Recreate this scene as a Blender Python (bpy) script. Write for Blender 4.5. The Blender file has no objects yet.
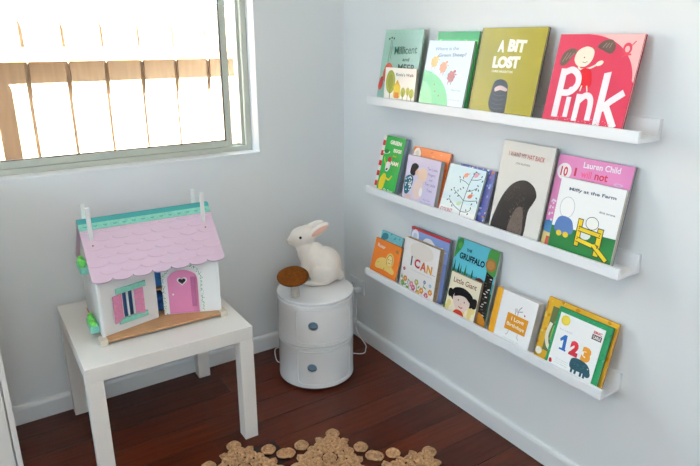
import bpy, bmesh, math, random
from mathutils import Vector, Matrix
random.seed(7)
SC = bpy.context.scene
COL = SC.collection
PI = math.pi

# ------------------------------------------------------------------ materials
def lin(h, k=1.0):
    h = h.lstrip('#')
    out = []
    for i in (0, 2, 4):
        c = int(h[i:i+2], 16) / 255
        c = c / 12.92 if c <= .04045 else ((c + .055) / 1.055) ** 2.4
        out.append(min(.9, c * k))
    return tuple(out) + (1,)

MATS = {}
def mat(name, col, rough=.5, spec=.5, noise=0.0, nscale=40, bump=0.0, bscale=200, coat=0.0, metal=0.0, trans=0.0, stretch=(1, 1, 1), sss=0.0):
    """principled material with a procedural colour variation and bump"""
    if name in MATS: return MATS[name]
    if isinstance(col, str): col = lin(col)
    m = bpy.data.materials.new(name); m.use_nodes = True
    nt = m.node_tree; b = nt.nodes['Principled BSDF']
    b.inputs['Base Color'].default_value = col
    b.inputs['Roughness'].default_value = rough
    b.inputs['Specular IOR Level'].default_value = spec
    b.inputs['Coat Weight'].default_value = coat
    b.inputs['Metallic'].default_value = metal
    if sss:
        b.inputs['Subsurface Weight'].default_value = sss
        b.inputs['Subsurface Radius'].default_value = (.01, .01, .008)
    if noise or bump:
        tc = nt.nodes.new('ShaderNodeTexCoord'); mp = nt.nodes.new('ShaderNodeMapping')
        mp.inputs['Scale'].default_value = stretch
        nt.links.new(tc.outputs['Object'], mp.inputs['Vector'])
    if noise:
        n = nt.nodes.new('ShaderNodeTexNoise'); n.inputs['Scale'].default_value = nscale; n.inputs['Detail'].default_value = 4
        r = nt.nodes.new('ShaderNodeValToRGB')
        r.color_ramp.elements[0].position = .3; r.color_ramp.elements[1].position = .7
        r.color_ramp.elements[0].color = tuple(c * (1 - noise) for c in col[:3]) + (1,)
        r.color_ramp.elements[1].color = tuple(min(.95, c * (1 + noise)) for c in col[:3]) + (1,)
        nt.links.new(mp.outputs['Vector'], n.inputs['Vector']); nt.links.new(n.outputs['Fac'], r.inputs['Fac'])
        nt.links.new(r.outputs['Color'], b.inputs['Base Color'])
    if bump:
        n2 = nt.nodes.new('ShaderNodeTexNoise'); n2.inputs['Scale'].default_value = bscale; n2.inputs['Detail'].default_value = 3
        bp = nt.nodes.new('ShaderNodeBump'); bp.inputs['Strength'].default_value = bump; bp.inputs['Distance'].default_value = .002
        nt.links.new(mp.outputs['Vector'], n2.inputs['Vector']); nt.links.new(n2.outputs['Fac'], bp.inputs['Height'])
        nt.links.new(bp.outputs['Normal'], b.inputs['Normal'])
    MATS[name] = m
    return m

def glass_mat():
    m = bpy.data.materials.new('window_glass'); m.use_nodes = True
    nt = m.node_tree; nt.nodes.clear()
    o = nt.nodes.new('ShaderNodeOutputMaterial'); mx = nt.nodes.new('ShaderNodeMixShader')
    t = nt.nodes.new('ShaderNodeBsdfTransparent'); t.inputs['Color'].default_value = (.95, .97, .96, 1)
    g = nt.nodes.new('ShaderNodeBsdfGlossy'); g.inputs['Roughness'].default_value = .02
    f = nt.nodes.new('ShaderNodeFresnel'); f.inputs['IOR'].default_value = 1.35
    nt.links.new(f.outputs[0], mx.inputs[0]); nt.links.new(t.outputs[0], mx.inputs[1]); nt.links.new(g.outputs[0], mx.inputs[2])
    nt.links.new(mx.outputs[0], o.inputs[0])
    return m

def floor_mat():
    m = bpy.data.materials.new('jarrah_floorboards'); m.use_nodes = True
    nt = m.node_tree; b = nt.nodes['Principled BSDF']; L = nt.links.new
    tc = nt.nodes.new('ShaderNodeTexCoord')
    br = nt.nodes.new('ShaderNodeTexBrick')
    br.offset = .43; br.offset_frequency = 2; br.squash = 1
    br.inputs['Scale'].default_value = 1.0
    br.inputs['Brick Width'].default_value = 1.7; br.inputs['Row Height'].default_value = .128
    br.inputs['Mortar Size'].default_value = .0012; br.inputs['Mortar Smooth'].default_value = .3
    br.inputs['Bias'].default_value = -.1
    br.inputs['Color1'].default_value = lin('#2c0f08'); br.inputs['Color2'].default_value = lin('#642b16')
    br.inputs['Mortar'].default_value = lin('#1d0b07')
    L(tc.outputs['Object'], br.inputs['Vector'])
    mp = nt.nodes.new('ShaderNodeMapping'); mp.inputs['Scale'].default_value = (2.2, 38, 1)
    L(tc.outputs['Object'], mp.inputs['Vector'])
    n = nt.nodes.new('ShaderNodeTexNoise'); n.inputs['Scale'].default_value = 1.6; n.inputs['Detail'].default_value = 8; n.inputs['Roughness'].default_value = .62
    L(mp.outputs['Vector'], n.inputs['Vector'])
    r = nt.nodes.new('ShaderNodeValToRGB')
    r.color_ramp.elements[0].position = .3; r.color_ramp.elements[0].color = (.66, .62, .60, 1)
    r.color_ramp.elements[1].position = .72; r.color_ramp.elements[1].color = (1.18, 1.15, 1.12, 1)
    L(n.outputs['Fac'], r.inputs['Fac'])
    mx = nt.nodes.new('ShaderNodeMix'); mx.data_type = 'RGBA'; mx.blend_type = 'MULTIPLY'; mx.inputs[0].default_value = 1
    L(br.outputs['Color'], mx.inputs[6]); L(r.outputs['Color'], mx.inputs[7])
    L(mx.outputs[2], b.inputs['Base Color'])
    b.inputs['Roughness'].default_value = .24; b.inputs['Specular IOR Level'].default_value = .3
    bp = nt.nodes.new('ShaderNodeBump'); bp.inputs['Strength'].default_value = .25; bp.inputs['Distance'].default_value = .001
    L(br.outputs['Fac'], bp.inputs['Height']); bp.invert = True
    L(bp.outputs['Normal'], b.inputs['Normal'])
    return m

# ------------------------------------------------------------------ mesh helpers
def box(bm, x0, x1, y0, y1, z0, z1, bev=0.0, mi=0, seg=2, M=None):
    r = bmesh.ops.create_cube(bm, size=1)
    vs = r['verts']
    for v in vs:
        v.co = Vector((x0 + (v.co.x + .5) * (x1 - x0), y0 + (v.co.y + .5) * (y1 - y0), z0 + (v.co.z + .5) * (z1 - z0)))
    fs = set(f for v in vs for f in v.link_faces)
    for f in fs: f.material_index = mi
    if bev:
        es = list(set(e for v in vs for e in v.link_edges))
        rb = bmesh.ops.bevel(bm, geom=es, offset=bev, segments=seg, profile=.5, affect='EDGES')
        for f in rb['faces']: f.material_index = mi
        vs = list(set(v for f in list(fs) + rb['faces'] if f.is_valid for v in f.verts))
    if M is not None:
        for v in vs: v.co = M @ v.co
    return vs

def prism(bm, pts, z0, z1, mi=0, M=None):
    """closed 2-D outline in xy extruded from z0 to z1"""
    n = len(pts)
    a = [bm.verts.new(Vector((p[0], p[1], z0))) for p in pts]
    b = [bm.verts.new(Vector((p[0], p[1], z1))) for p in pts]
    fs = [bm.faces.new(b), bm.faces.new(a[::-1])]
    for i in range(n):
        j = (i + 1) % n
        fs.append(bm.faces.new((a[i], a[j], b[j], b[i])))
    for f in fs: f.material_index = mi
    if M is not None:
        for v in a + b: v.co = M @ v.co
    return a + b

def flat(bm, pts, z, mi=0):
    vs = [bm.verts.new(Vector((p[0], p[1], z))) for p in pts]
    f = bm.faces.new(vs); f.material_index = mi; f.normal_update()
    if f.normal.z < 0: f.normal_flip()
    return f

def lathe(bm, prof, n=48, M=None, mi=0, cap=True):
    rings = []
    for (r, z) in prof:
        rings.append([bm.verts.new(Vector((r * math.cos(2*PI*k/n), r * math.sin(2*PI*k/n), z))) for k in range(n)])
    fs = []
    for a, b in zip(rings, rings[1:]):
        for k in range(n):
            fs.append(bm.faces.new((a[k], a[(k+1) % n], b[(k+1) % n], b[k])))
    if cap:
        fs.append(bm.faces.new(rings[0][::-1])); fs.append(bm.faces.new(rings[-1]))
    for f in fs: f.material_index = mi
    vs = [v for r in rings for v in r]
    if M is not None:
        for v in vs: v.co = M @ v.co
    return vs

def ball(bm, c, r, rot=None, mi=0, u=20, w=12):
    if not hasattr(r, '__len__'): r = (r, r, r)
    M = Matrix.Translation(Vector(c)) @ (rot.to_4x4() if rot is not None else Matrix.Identity(4)) @ Matrix.Diagonal((r[0], r[1], r[2], 1))
    q = bmesh.ops.create_uvsphere(bm, u_segments=u, v_segments=w, radius=1, matrix=M)
    for v in q['verts']:
        for f in v.link_faces: f.material_index = mi; f.smooth = True

def tube(bm, pts, r, n=8, mi=0):
    pts = [Vector(p) for p in pts]
    rings = []
    for i, p in enumerate(pts):
        d = (pts[min(i+1, len(pts)-1)] - pts[max(i-1, 0)]).normalized()
        a = d.cross(Vector((0, 0, 1)))
        if a.length < .05: a = d.cross(Vector((1, 0, 0)))
        a.normalize(); b = d.cross(a)
        rings.append([bm.verts.new(p + (a * math.cos(2*PI*k/n) + b * math.sin(2*PI*k/n)) * r) for k in range(n)])
    for A, B in zip(rings, rings[1:]):
        for k in range(n):
            f = bm.faces.new((A[k], A[(k+1) % n], B[(k+1) % n], B[k])); f.smooth = True; f.material_index = mi
    bm.faces.new(rings[0][::-1]).material_index = mi; bm.faces.new(rings[-1]).material_index = mi

def spline(pts, k=8, closed=False):
    """Catmull-Rom through the points, any dimension"""
    P = [tuple(p) for p in pts]; n = len(P); out = []
    rng = range(n) if closed else range(n - 1)
    for i in rng:
        if closed: p0, p1, p2, p3 = P[i-1], P[i], P[(i+1) % n], P[(i+2) % n]
        else: p0, p1, p2, p3 = P[max(i-1, 0)], P[i], P[i+1], P[min(i+2, n-1)]
        for j in range(k):
            t = j / k
            out.append(tuple(.5 * (2*b + (c - a)*t + (2*a - 5*b + 4*c - d)*t*t + (3*b - a - 3*c + d)*t**3) for a, b, c, d in zip(p0, p1, p2, p3)))
    if not closed: out.append(P[-1])
    return out

def obj(name, bm, mats, parent=None, smooth=None, loc=None):
    bmesh.ops.recalc_face_normals(bm, faces=bm.faces) if smooth != 'keep' else None
    me = bpy.data.meshes.new(name); bm.to_mesh(me); bm.free()
    if not isinstance(mats, (list, tuple)): mats = [mats]
    for m in mats: me.materials.append(m)
    if smooth is True:
        for p in me.polygons: p.use_smooth = True
    o = bpy.data.objects.new(name, me); COL.objects.link(o)
    if parent is not None: o.parent = parent
    if loc is not None: o.location = loc
    return o

def shade_auto(o, ang=35):
    me = o.data
    for p in me.polygons: p.use_smooth = True
    bm = bmesh.new(); bm.from_mesh(me)
    for e in bm.edges:
        if len(e.link_faces) == 2 and e.calc_face_angle(0) > math.radians(ang): e.smooth = False
    bm.to_mesh(me); bm.free()

def empty(name, loc, rz=0):
    o = bpy.data.objects.new(name, None); o.empty_display_size = .05; COL.objects.link(o)
    o.location = loc; o.rotation_euler = (0, 0, rz)
    return o

def tag(o, label, cat, group=None):
    o['label'] = label; o['category'] = cat
    if group: o['group'] = group
    return o

def struct(o):
    o['kind'] = 'structure'; return o

def bake(o):
    """apply the modifiers of o"""
    bpy.context.view_layer.update()
    dg = bpy.context.evaluated_depsgraph_get()
    me = bpy.data.meshes.new_from_object(o.evaluated_get(dg))
    o.modifiers.clear(); o.data = me
    return o

NB = bmesh.new

# ------------------------------------------------------------------ colours of the room
M_wall = mat('wall_paint', (.78, .80, .805, 1), .55, .3, bump=.06, bscale=320)
M_ceil = mat('ceiling_paint', (.82, .82, .81, 1), .8, .2)
M_trim = mat('white_gloss_trim', (.80, .82, .83, 1), .25, .5)
M_alu = mat('window_aluminium', lin('#bfc2b6'), .38, .5, metal=.1)
M_seal = mat('black_rubber_seal', lin('#2b2d2c'), .6)
M_glass = glass_mat()
M_floor = floor_mat()
M_lam = mat('white_laminate', (.80, .77, .73, 1), .30, .5)
M_white = mat('white_gloss_plastic', (.83, .84, .85, 1), .16, .5)
M_ledge = mat('white_ledge_paint', (.84, .85, .86, 1), .4, .4)
M_paling = mat('fence_timber', lin('#7b654f'), .8, .2, noise=.14, nscale=3, stretch=(14, 14, 1.2))
M_cover = mat('weathered_cover_timber', lin('#9a8a78'), .85, .1, noise=.12, nscale=3, stretch=(14, 14, 1.2))
M_railt = mat('fence_rail_timber', lin('#806040'), .8, .2, noise=.22, nscale=3, stretch=(1, 14, 14))

# ------------------------------------------------------------------ the room
WX0, WX1, WZ0, WZ1 = -2.35, -.433, .942, 2.10       # window opening in the back wall
RX, RY, RZ = -3.1, -3.7, 2.55
bm = NB(); box(bm, RX, 0, RY, 0, -.1, 0); struct(obj('floor', bm, M_floor))
bm = NB(); box(bm, RX - .15, .15, RY - .15, .15, RZ, RZ + .2); struct(obj('ceiling', bm, M_ceil))
bm = NB()
box(bm, WX1, .12, 0, .14, -.1, RZ); box(bm, RX, WX0, 0, .14, -.1, RZ)
box(bm, WX0, WX1, 0, .14, -.1, WZ0); box(bm, WX0, WX1, 0, .14, WZ1, RZ)
wb = struct(obj('wall_back', bm, [M_wall, mat('darkened_outer_face', lin('#6e5a4c'), .9, .1, noise=.2, nscale=20)]))  # unseen outer face made dark to cut light bounced onto the fence
for p in wb.data.polygons:
    if p.center.y > .139: p.material_index = 1
bm = NB(); box(bm, 0, .12, RY, 0, -.1, RZ); struct(obj('wall_right', bm, M_wall))
SY0, SY1, SZ0, SZ1 = -1.7, -.35, .70, 1.95              # unseen window added in the left wall to light the right wall
bm = NB(); box(bm, RX - .12, RX, RY, SY0, -.1, RZ); box(bm, RX - .12, RX, SY1, .14, -.1, RZ)
box(bm, RX - .12, RX, SY0, SY1, -.1, SZ0); box(bm, RX - .12, RX, SY0, SY1, SZ1, RZ); struct(obj('wall_left', bm, M_wall))
FX0, FX1, FZ0, FZ1 = -2.2, -1.2, 1.0, 2.1               # unseen window added behind the camera for sky fill
bm = NB()
box(bm, FX1, .12, RY - .12, RY, -.1, RZ); box(bm, RX - .12, FX0, RY - .12, RY, -.1, RZ)
box(bm, FX0, FX1, RY - .12, RY, -.1, FZ0); box(bm, FX0, FX1, RY - .12, RY, FZ1, RZ)
struct(obj('wall_front', bm, M_wall))

def skirting(name, L, M):
    bm = NB()
    prof = [(0, 0), (.016, 0), (.016, .062), (.013, .070), (.007, .0745), (0, .0745)]
    a = [bm.verts.new(M @ Vector((0, p[0], p[1]))) for p in prof]
    b = [bm.verts.new(M @ Vector((L, p[0], p[1]))) for p in prof]
    bm.faces.new(a); bm.faces.new(b[::-1])
    for i in range(len(prof)):
        j = (i + 1) % len(prof); bm.faces.new((a[i], a[j], b[j], b[i]))
    return struct(obj(name, bm, M_trim))
skirting('baseboard_back', -RX, Matrix.Rotation(PI, 4, 'Z'))
skirting('baseboard_right', -RY, Matrix.Translation((0, RY, 0)) @ Matrix.Rotation(PI/2, 4, 'Z'))

# sill of the opening (painted reveal)
bm = NB(); box(bm, WX0, WX1, -.0015, .074, WZ0 - .012, WZ0 + .0005); struct(obj('trim_1', bm, M_trim))

# sliding aluminium window
win = struct(empty('window_1', (0, 0, 0)))
fy0, fy1 = .074, .135
bm = NB()
fw = .026
box(bm, WX1 - fw, WX1, fy0, fy1, WZ0, WZ1, .002); box(bm, WX0, WX0 + fw, fy0, fy1, WZ0, WZ1, .002)
box(bm, WX0 + fw, WX1 - fw, fy0 + .0006, fy1, WZ0, WZ0 + .021, .002); box(bm, WX0 + fw, WX1 - fw, fy0 + .0006, fy1, WZ1 - .03, WZ1, .002)
box(bm, WX1 - .040, WX1 - fw, fy0 + .018, fy1 - .001, WZ0 + .0215, WZ1 - .03, .002)          # stepped inner track of the jamb
box(bm, WX0 + fw, WX1 - .041, fy0 + .0275, fy0 + .0305, WZ0 + .021, WZ0 + .030)
obj('window_frame', bm, M_alu, win)
def sash(x0, x1, y, name):
    z0, z1 = WZ0 + .022, WZ1 - .03
    bm = NB(); s = .027
    box(bm, x0, x0 + s, y, y + .022, z0, z1, .002); box(bm, x1 - s, x1, y, y + .022, z0, z1, .002)
    box(bm, x0 + s, x1 - s, y + .0006, y + .0214, z0, z0 + .026, .002); box(bm, x0 + s, x1 - s, y + .0006, y + .0214, z1 - s, z1, .002)
    o = obj(name, bm, M_alu, win)
    bm = NB(); g = .003
    for q in ((x0 + s, x0 + s + g, z0 + .024, z1 - s), (x1 - s - g, x1 - s, z0 + .024, z1 - s)):
        box(bm, q[0], q[1], y + .004, y + .018, q[2], q[3])
    box(bm, x0 + s + g, x1 - s - g, y + .004, y + .018, z0 + .0262, z0 + .026 + g)
    obj('rubber_seal', bm, M_seal, o)
    bm = NB(); box(bm, x0 + s, x1 - s, y + .010, y + .014, z0 + .026, z1 - s)
    obj('glass_pane', bm, M_glass, o)
sash(-1.50, -.520, fy0 + .004, 'sliding_sash')
sash(WX0 + .02, -1.45, fy0 + .032, 'fixed_sash')

w2 = struct(empty('added_window_rear', (0, 0, 0)))  # frame and pane of the added rear window
bm = NB()
for q in ((FX0, FX0+.05, FZ0, FZ1), (FX1-.05, FX1, FZ0, FZ1), (FX0, FX1, FZ0, FZ0+.05), (FX0, FX1, FZ1-.05, FZ1), ((FX0+FX1)/2-.03, (FX0+FX1)/2+.03, FZ0, FZ1)):
    box(bm, q[0], q[1], RY - .08, RY - .03, q[2], q[3], .002)
obj('window_frame', bm, M_alu, w2)
bm = NB(); box(bm, FX0 + .05, FX1 - .05, RY - .06, RY - .055, FZ0 + .05, FZ1 - .05); obj('glass_pane', bm, M_glass, w2)

w3 = struct(empty('added_window_side', (0, 0, 0)))  # frame and pane of the added side window
bm = NB()
for q in ((SY0, SY0+.05, SZ0, SZ1), (SY1-.05, SY1, SZ0, SZ1), (SY0+.05, SY1-.05, SZ0, SZ0+.05), (SY0+.05, SY1-.05, SZ1-.05, SZ1)):
    box(bm, RX - .08, RX - .03, q[0], q[1], q[2], q[3], .002)
obj('window_frame', bm, M_alu, w3)
bm = NB(); box(bm, RX - .06, RX - .055, SY0 + .05, SY1 - .05, SZ0 + .05, SZ1 - .05); obj('glass_pane', bm, M_glass, w3)

# unseen ceiling lamp added above the camera for warm fill
cl = tag(empty('added_ceiling_light', (-1.55, -2.2, RZ)), 'added round white ceiling light for fill, above the middle of the room', 'lamp')
bm = NB(); lathe(bm, [(.27, -.001), (.27, -.05), (.255, -.055)], 40); obj('lamp_housing', bm, M_white, cl)

fl_ = tag(empty('added_floor_lamp', (-1.50, -2.85, 0)), 'added white uplighter floor lamp for fill, behind the photographer', 'lamp')  # unseen lamp added to bounce fill light off the ceiling
bm = NB(); lathe(bm, [(.14, 0), (.14, .015), (.02, .022)], 40); obj('base', bm, M_white, fl_)
bm = NB(); lathe(bm, [(.010, .022), (.010, 1.305)], 16); obj('pole', bm, M_white, fl_)
bm = NB(); lathe(bm, spline([(.012, 1.30), (.05, 1.42), (.13, 1.55), (.19, 1.66), (.21, 1.74)], 4) + spline([(.206, 1.74), (.186, 1.664), (.126, 1.56), (.046, 1.43), (.008, 1.31)], 4), 40, cap=False); obj('lamp_shade', bm, M_white, fl_, smooth=True)

# ------------------------------------------------------------------ outside
bm = NB(); box(bm, -9, 9, -7, 14, -.3, -.15); struct(obj('ground_outside', bm, mat('pale_concrete', lin('#8f8b82'), .9, noise=.1, nscale=6)))
fence = tag(empty('paling_fence', (0, 1.3, -.15)), 'sunlit timber paling fence outside the window', 'fence')
x = -3.05; pitch = .1985
x = -1.13 - pitch * 8
k = 0
while x < 1.2:
    bm = NB(); top = 1.685 + random.uniform(-.006, .006)
    box(bm, x + .012, x + pitch - .012, 0, .022, 0, top, .002); obj('paling', bm, M_paling, fence)
    bm = NB(); box(bm, x - .045, x + .045, .036, .052, 0, top - .01, .002); obj('cover_paling', bm, M_cover, fence)
    x += pitch; k += 1
bm = NB(); box(bm, -2.8, 1.3, -.052, 0, 1.437, 1.51, .004); obj('top_rail', bm, M_railt, fence)
bm = NB(); box(bm, -2.8, 1.3, -.045, 0, .35, .42, .004); obj('bottom_rail', bm, M_railt, fence)
for px_ in (-1.36, .95):
    bm = NB(); box(bm, px_ - .05, px_ + .05, -.15, -.053, 0, 1.62, .004); obj('post', bm, M_railt, fence)
nh = tag(empty('house', (0, 0, 0)), 'pale neighbouring house beyond the fence, with grey blue windows', 'house')
M_hw = mat('pale_weatherboard', lin('#e9e4d8'), .8, noise=.04, nscale=2)
bm = NB(); box(bm, -4.5, 4, 5.2, 9, -.15, 3.0); obj('house_wall', bm, M_hw, nh)
M_hg = mat('house_window_glass', lin('#5f7683'), .1, .5)
for x0 in (.10, 1.10, -2.2):
    bm = NB(); box(bm, x0 - .03, x0 + .58, 5.16, 5.2, 1.77, 2.95, .004); f = obj('house_window', bm, M_trim, nh)
    bm = NB(); box(bm, x0, x0 + .55, 5.155, 5.159, 1.80, 2.9); obj('house_pane', bm, M_hg, f)

# ------------------------------------------------------------------ side table
def lack():
    t = tag(empty('side_table', (-1.0348, -.2995, 0), -.0179), 'square white side table under the pink-roofed dollhouse', 'table')
    bm = NB(); box(bm, -.275, .275, -.275, .275, .40, .45, .0015); obj('tabletop', bm, M_lam, t)
    for sx in (-1, 1):
        for sy in (-1, 1):
            bm = NB(); x0 = .225 * sx if sx > 0 else -.275; y0 = .225 if sy > 0 else -.275
            box(bm, x0, x0 + .05, y0, y0 + .05, 0, .3998, .0015); obj('leg', bm, M_lam, t)
lack()

# ------------------------------------------------------------------ white cabinet at the left edge
cab = tag(empty('cabinet', (-1.515, -.45, 0)), 'white cabinet cut off by the left edge of the photo', 'cabinet')
bm = NB()
box(bm, -.50, -.016, .0185, .43, .05, .95, .0015); box(bm, -.0155, 0, .0005, .43, .05, .95, .001); box(bm, -.49, -.01, .04, .42, 0, .05)
obj('cabinet_body', bm, M_lam, cab)
bm = NB(); box(bm, -.498, -.020, 0, .0165, .055, .948, .0015); dr = obj('door', bm, M_lam, cab)
bm = NB(); box(bm, -.47, -.455, -.02, -.0005, .55, .68, .003); obj('handle', bm, M_alu, dr)

# ------------------------------------------------------------------ round storage unit
KX, KY, KR, KH = -.3506, -.3088, .1625, .3995
ru = tag(empty('round_storage_unit', (KX, KY, 0)), 'round glossy white two-tier storage unit in the corner', 'cabinet')
bm = NB(); lathe(bm, [(KR - .012, .0), (KR - .012, .006), (KR - .001, .010)], 72); o = obj('base_ring', bm, mat('dark_foot_ring', lin('#3a3a3c'), .6), ru)
TIER = [(.010, .198), (.2005, .386)]
DOOR_A = math.radians(-120)
def cyl_panel(bm, a0, a1, z0, z1, r0, r1, rad, na=40, nz=16):
    """rounded-rectangle patch bent onto a cylinder, as a solid"""
    W = (a1 - a0) * r1; H = z1 - z0
    pts = []
    for cx, cy, s in ((W/2 - rad, H/2 - rad, 0), (-W/2 + rad, H/2 - rad, 1), (-W/2 + rad, -H/2 + rad, 2), (W/2 - rad, -H/2 + rad, 3)):
        for q in range(7):
            t = PI/2 * (s + q/6); pts.append((cx + rad*math.cos(t), cy + rad*math.sin(t)))
    # fan of horizontal slices: build from column strips
    xs = sorted(set([round(-W/2 + W*i/na, 6) for i in range(na + 1)]))
    def zr(xx):
        d = abs(xx) - (W/2 - rad)
        return H/2 if d <= 0 else H/2 - rad + math.sqrt(max(0, rad*rad - d*d))
    rows = []
    for xx in xs:
        a = (a0 + a1)/2 + xx / r1; h = zr(xx)
        zc = (z0 + z1)/2
        col = []
        for rr in (r0, r1):
            for zz in (zc - h, zc + h): col.append(bm.verts.new((rr*math.cos(a), rr*math.sin(a), zz)))
        rows.append(col)
    for A, B in zip(rows, rows[1:]):
        bm.faces.new((A[2], B[2], B[3], A[3])); bm.faces.new((A[0], A[1], B[1], B[0]))
        bm.faces.new((A[1], A[3], B[3], B[1])); bm.faces.new((A[0], B[0], B[2], A[2]))
    bm.faces.new((rows[0][0], rows[0][2], rows[0][3], rows[0][1])); bm.faces.new((rows[-1][0], rows[-1][1], rows[-1][3], rows[-1][2]))
def cutter(z, ang, r=.0125):
    bm = NB(); M = Matrix.Rotation(ang, 4, 'Z') @ Matrix.Translation((KR - .03, 0, z)) @ Matrix.Rotation(PI/2, 4, 'Y')
    lathe(bm, [(r, 0), (r, .06)], 32, M)
    c = obj('finger_hole_cut', bm, M_white, ru); return c
for i, (z0, z1) in enumerate(TIER):
    zc = .300 if i else .108
    ang = math.radians(-124.3 if i else -127)
    bm = NB()
    lathe(bm, [(KR - .004, z0), (KR, z0 + .003), (KR, z0 + .014), (KR - .001, z0 + .016), (KR - .001, z1 - .013), (KR, z1 - .011), (KR, z1 - .002), (KR - .003, z1),
               (KR - .008, z1), (KR - .008, z0)], 96, cap=False)
    b = obj('drum', bm, M_white, ru)
    # close the ring of the hollow wall
    bm = NB(); bm.from_mesh(b.data)
    bmesh.ops.holes_fill(bm, edges=[e for e in bm.edges if e.is_boundary])
    for f in [f for f in bm.faces if len(f.verts) > 8]: bm.faces.remove(f)
    lo = [e for e in bm.edges if e.is_boundary]
    bmesh.ops.bridge_loops(bm, edges=lo)
    bmesh.ops.recalc_face_normals(bm, faces=bm.faces); bm.to_mesh(b.data); bm.free()
    c = cutter(zc, ang, .0200)
    md = b.modifiers.new('b', 'BOOLEAN'); md.operation = 'DIFFERENCE'; md.object = c; md.solver = 'EXACT'
    bake(b); shade_auto(b, 40)
    bm = NB()
    A0, A1, Z0, Z1, RD = math.radians(-149), math.radians(-62), z0 + .020, z1 - .016, .020
    out = []
    for (cu, cv, q0) in ((A1*KR - RD, Z1 - RD, 0), (A0*KR + RD, Z1 - RD, 1), (A0*KR + RD, Z0 + RD, 2), (A1*KR - RD, Z0 + RD, 3)):
        for q in range(7): out.append((cu + RD*math.cos(PI/2*(q0 + q/6)), cv + RD*math.sin(PI/2*(q0 + q/6))))
    loop = []
    for (p, q) in zip(out, out[1:] + out[:1]):
        n = max(1, int(math.hypot(q[0]-p[0], q[1]-p[1]) / .008))
        loop += [(p[0] + (q[0]-p[0])*j/n, p[1] + (q[1]-p[1])*j/n) for j in range(n)]
    loop.append(loop[0])
    tube(bm, [((KR + .0022)*math.cos(u/KR), (KR + .0022)*math.sin(u/KR), v) for u, v in loop], .0026, 8)
    edge = obj('door_rim', bm, M_white, ru)
    bm = NB(); cyl_panel(bm, math.radians(-149), math.radians(-62), z0 + .020, z1 - .016, KR - .0045, KR + .0008, .020)
    p = obj('sliding_door', bm, M_white, ru); edge.parent = p
    md = p.modifiers.new('b', 'BOOLEAN'); md.operation = 'DIFFERENCE'; md.object = c; md.solver = 'EXACT'
    bake(p); shade_auto(p, 40)
    bm = NB(); M = Matrix.Rotation(ang, 4, 'Z') @ Matrix.Translation((KR - .022, 0, zc)) @ Matrix.Rotation(PI/2, 4, 'Y')
    lathe(bm, [(.0215, 0), (.0215, .004)], 32, M)
    cp = obj('finger_hole', bm, mat('grey_blue_plastic', lin('#7d9db5'), .35), p); cp['label'] = 'grey blue recessed finger hole'
    bpy.data.objects.remove(c)
bm = NB(); lathe(bm, [(.0, .386), (KR - .002, .3865), (KR, .389), (KR, .397), (KR - .0025, KH), (.0001, KH)], 96, cap=False)
lid = obj('lid', bm, M_white, ru); shade_auto(lid, 40)

# ------------------------------------------------------------------ rabbit lamp and mushroom
rb = tag(empty('rabbit_lamp', (-.285, -.27, KH + .0002), math.atan2(.556, -.83)), 'white sitting rabbit night lamp on the round storage unit', 'lamp')
bm = NB(); R = lambda d: Matrix.Rotation(math.radians(d), 3, 'Y')
ball(bm, (-.008, 0, .082), (.070, .056, .0805)); ball(bm, (-.02, 0, .055), (.058, .060, .055))
ball(bm, (.040, 0, .100), (.058, .050, .082), R(-6)); ball(bm, (.066, 0, .130), (.045, .040, .058), R(12)); ball(bm, (.078, 0, .165), (.040, .036, .045))
for s in (-1, 1):
    ball(bm, (.000, s*.040, .050), (.058, .026, .050)); ball(bm, (.076, s*.022, .064), (.024, .020, .062), R(-6)); ball(bm, (.090, s*.022, .012), (.026, .017, .012))
    ball(bm, (.035, s*.046, .012), (.048, .017, .0125))
ball(bm, (-.070, 0, .030), (.018, .020, .022))
ball(bm, (.086, 0, .207), (.058, .042, .045), R(14)); ball(bm, (.124, 0, .190), (.028, .028, .025), R(15)); ball(bm, (.104, 0, .185), (.036, .034, .028), R(10))
ball(bm, (.016, .026, .243), (.054, .010, .021), R(36) ); ball(bm, (.040, -.022, .246), (.050, .010, .020), R(27))
ball(bm, (.060, .024, .216), (.022, .013, .016), R(35)); ball(bm, (.078, -.020, .236), (.022, .013, .016), R(30))
body = obj('rabbit_body', bm, mat('frosted_lamp_plastic', lin('#efe7de'), .42, .4, noise=.03, nscale=30, sss=.15), rb)
md = body.modifiers.new('r', 'REMESH'); md.mode = 'VOXEL'; md.voxel_size = .0028
md = body.modifiers.new('s', 'SMOOTH'); md.factor = .6; md.iterations = 8
bake(body)
for p in body.data.polygons: p.use_smooth = True
M_blk = mat('black_eye', lin('#14110f'), .15)
for s in (-1, 1):
    bm = NB(); ball(bm, (.092, s*.0405, .214), (.0058, .004, .0062)); obj('eye', bm, M_blk, rb)
bm = NB(); ball(bm, (.0125, .0355, .2425), (.040, .0018, .011), R(36)); e = obj('inner_ear', bm, mat('blush_pink', lin('#e5b4a0'), .5), rb); e['label'] = 'blush pink inner ear'
bm = NB(); ball(bm, (.1505, 0, .186), (.005, .009, .006)); e = obj('nose', bm, MATS['blush_pink'], rb); e['label'] = 'blush pink nose'

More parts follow.
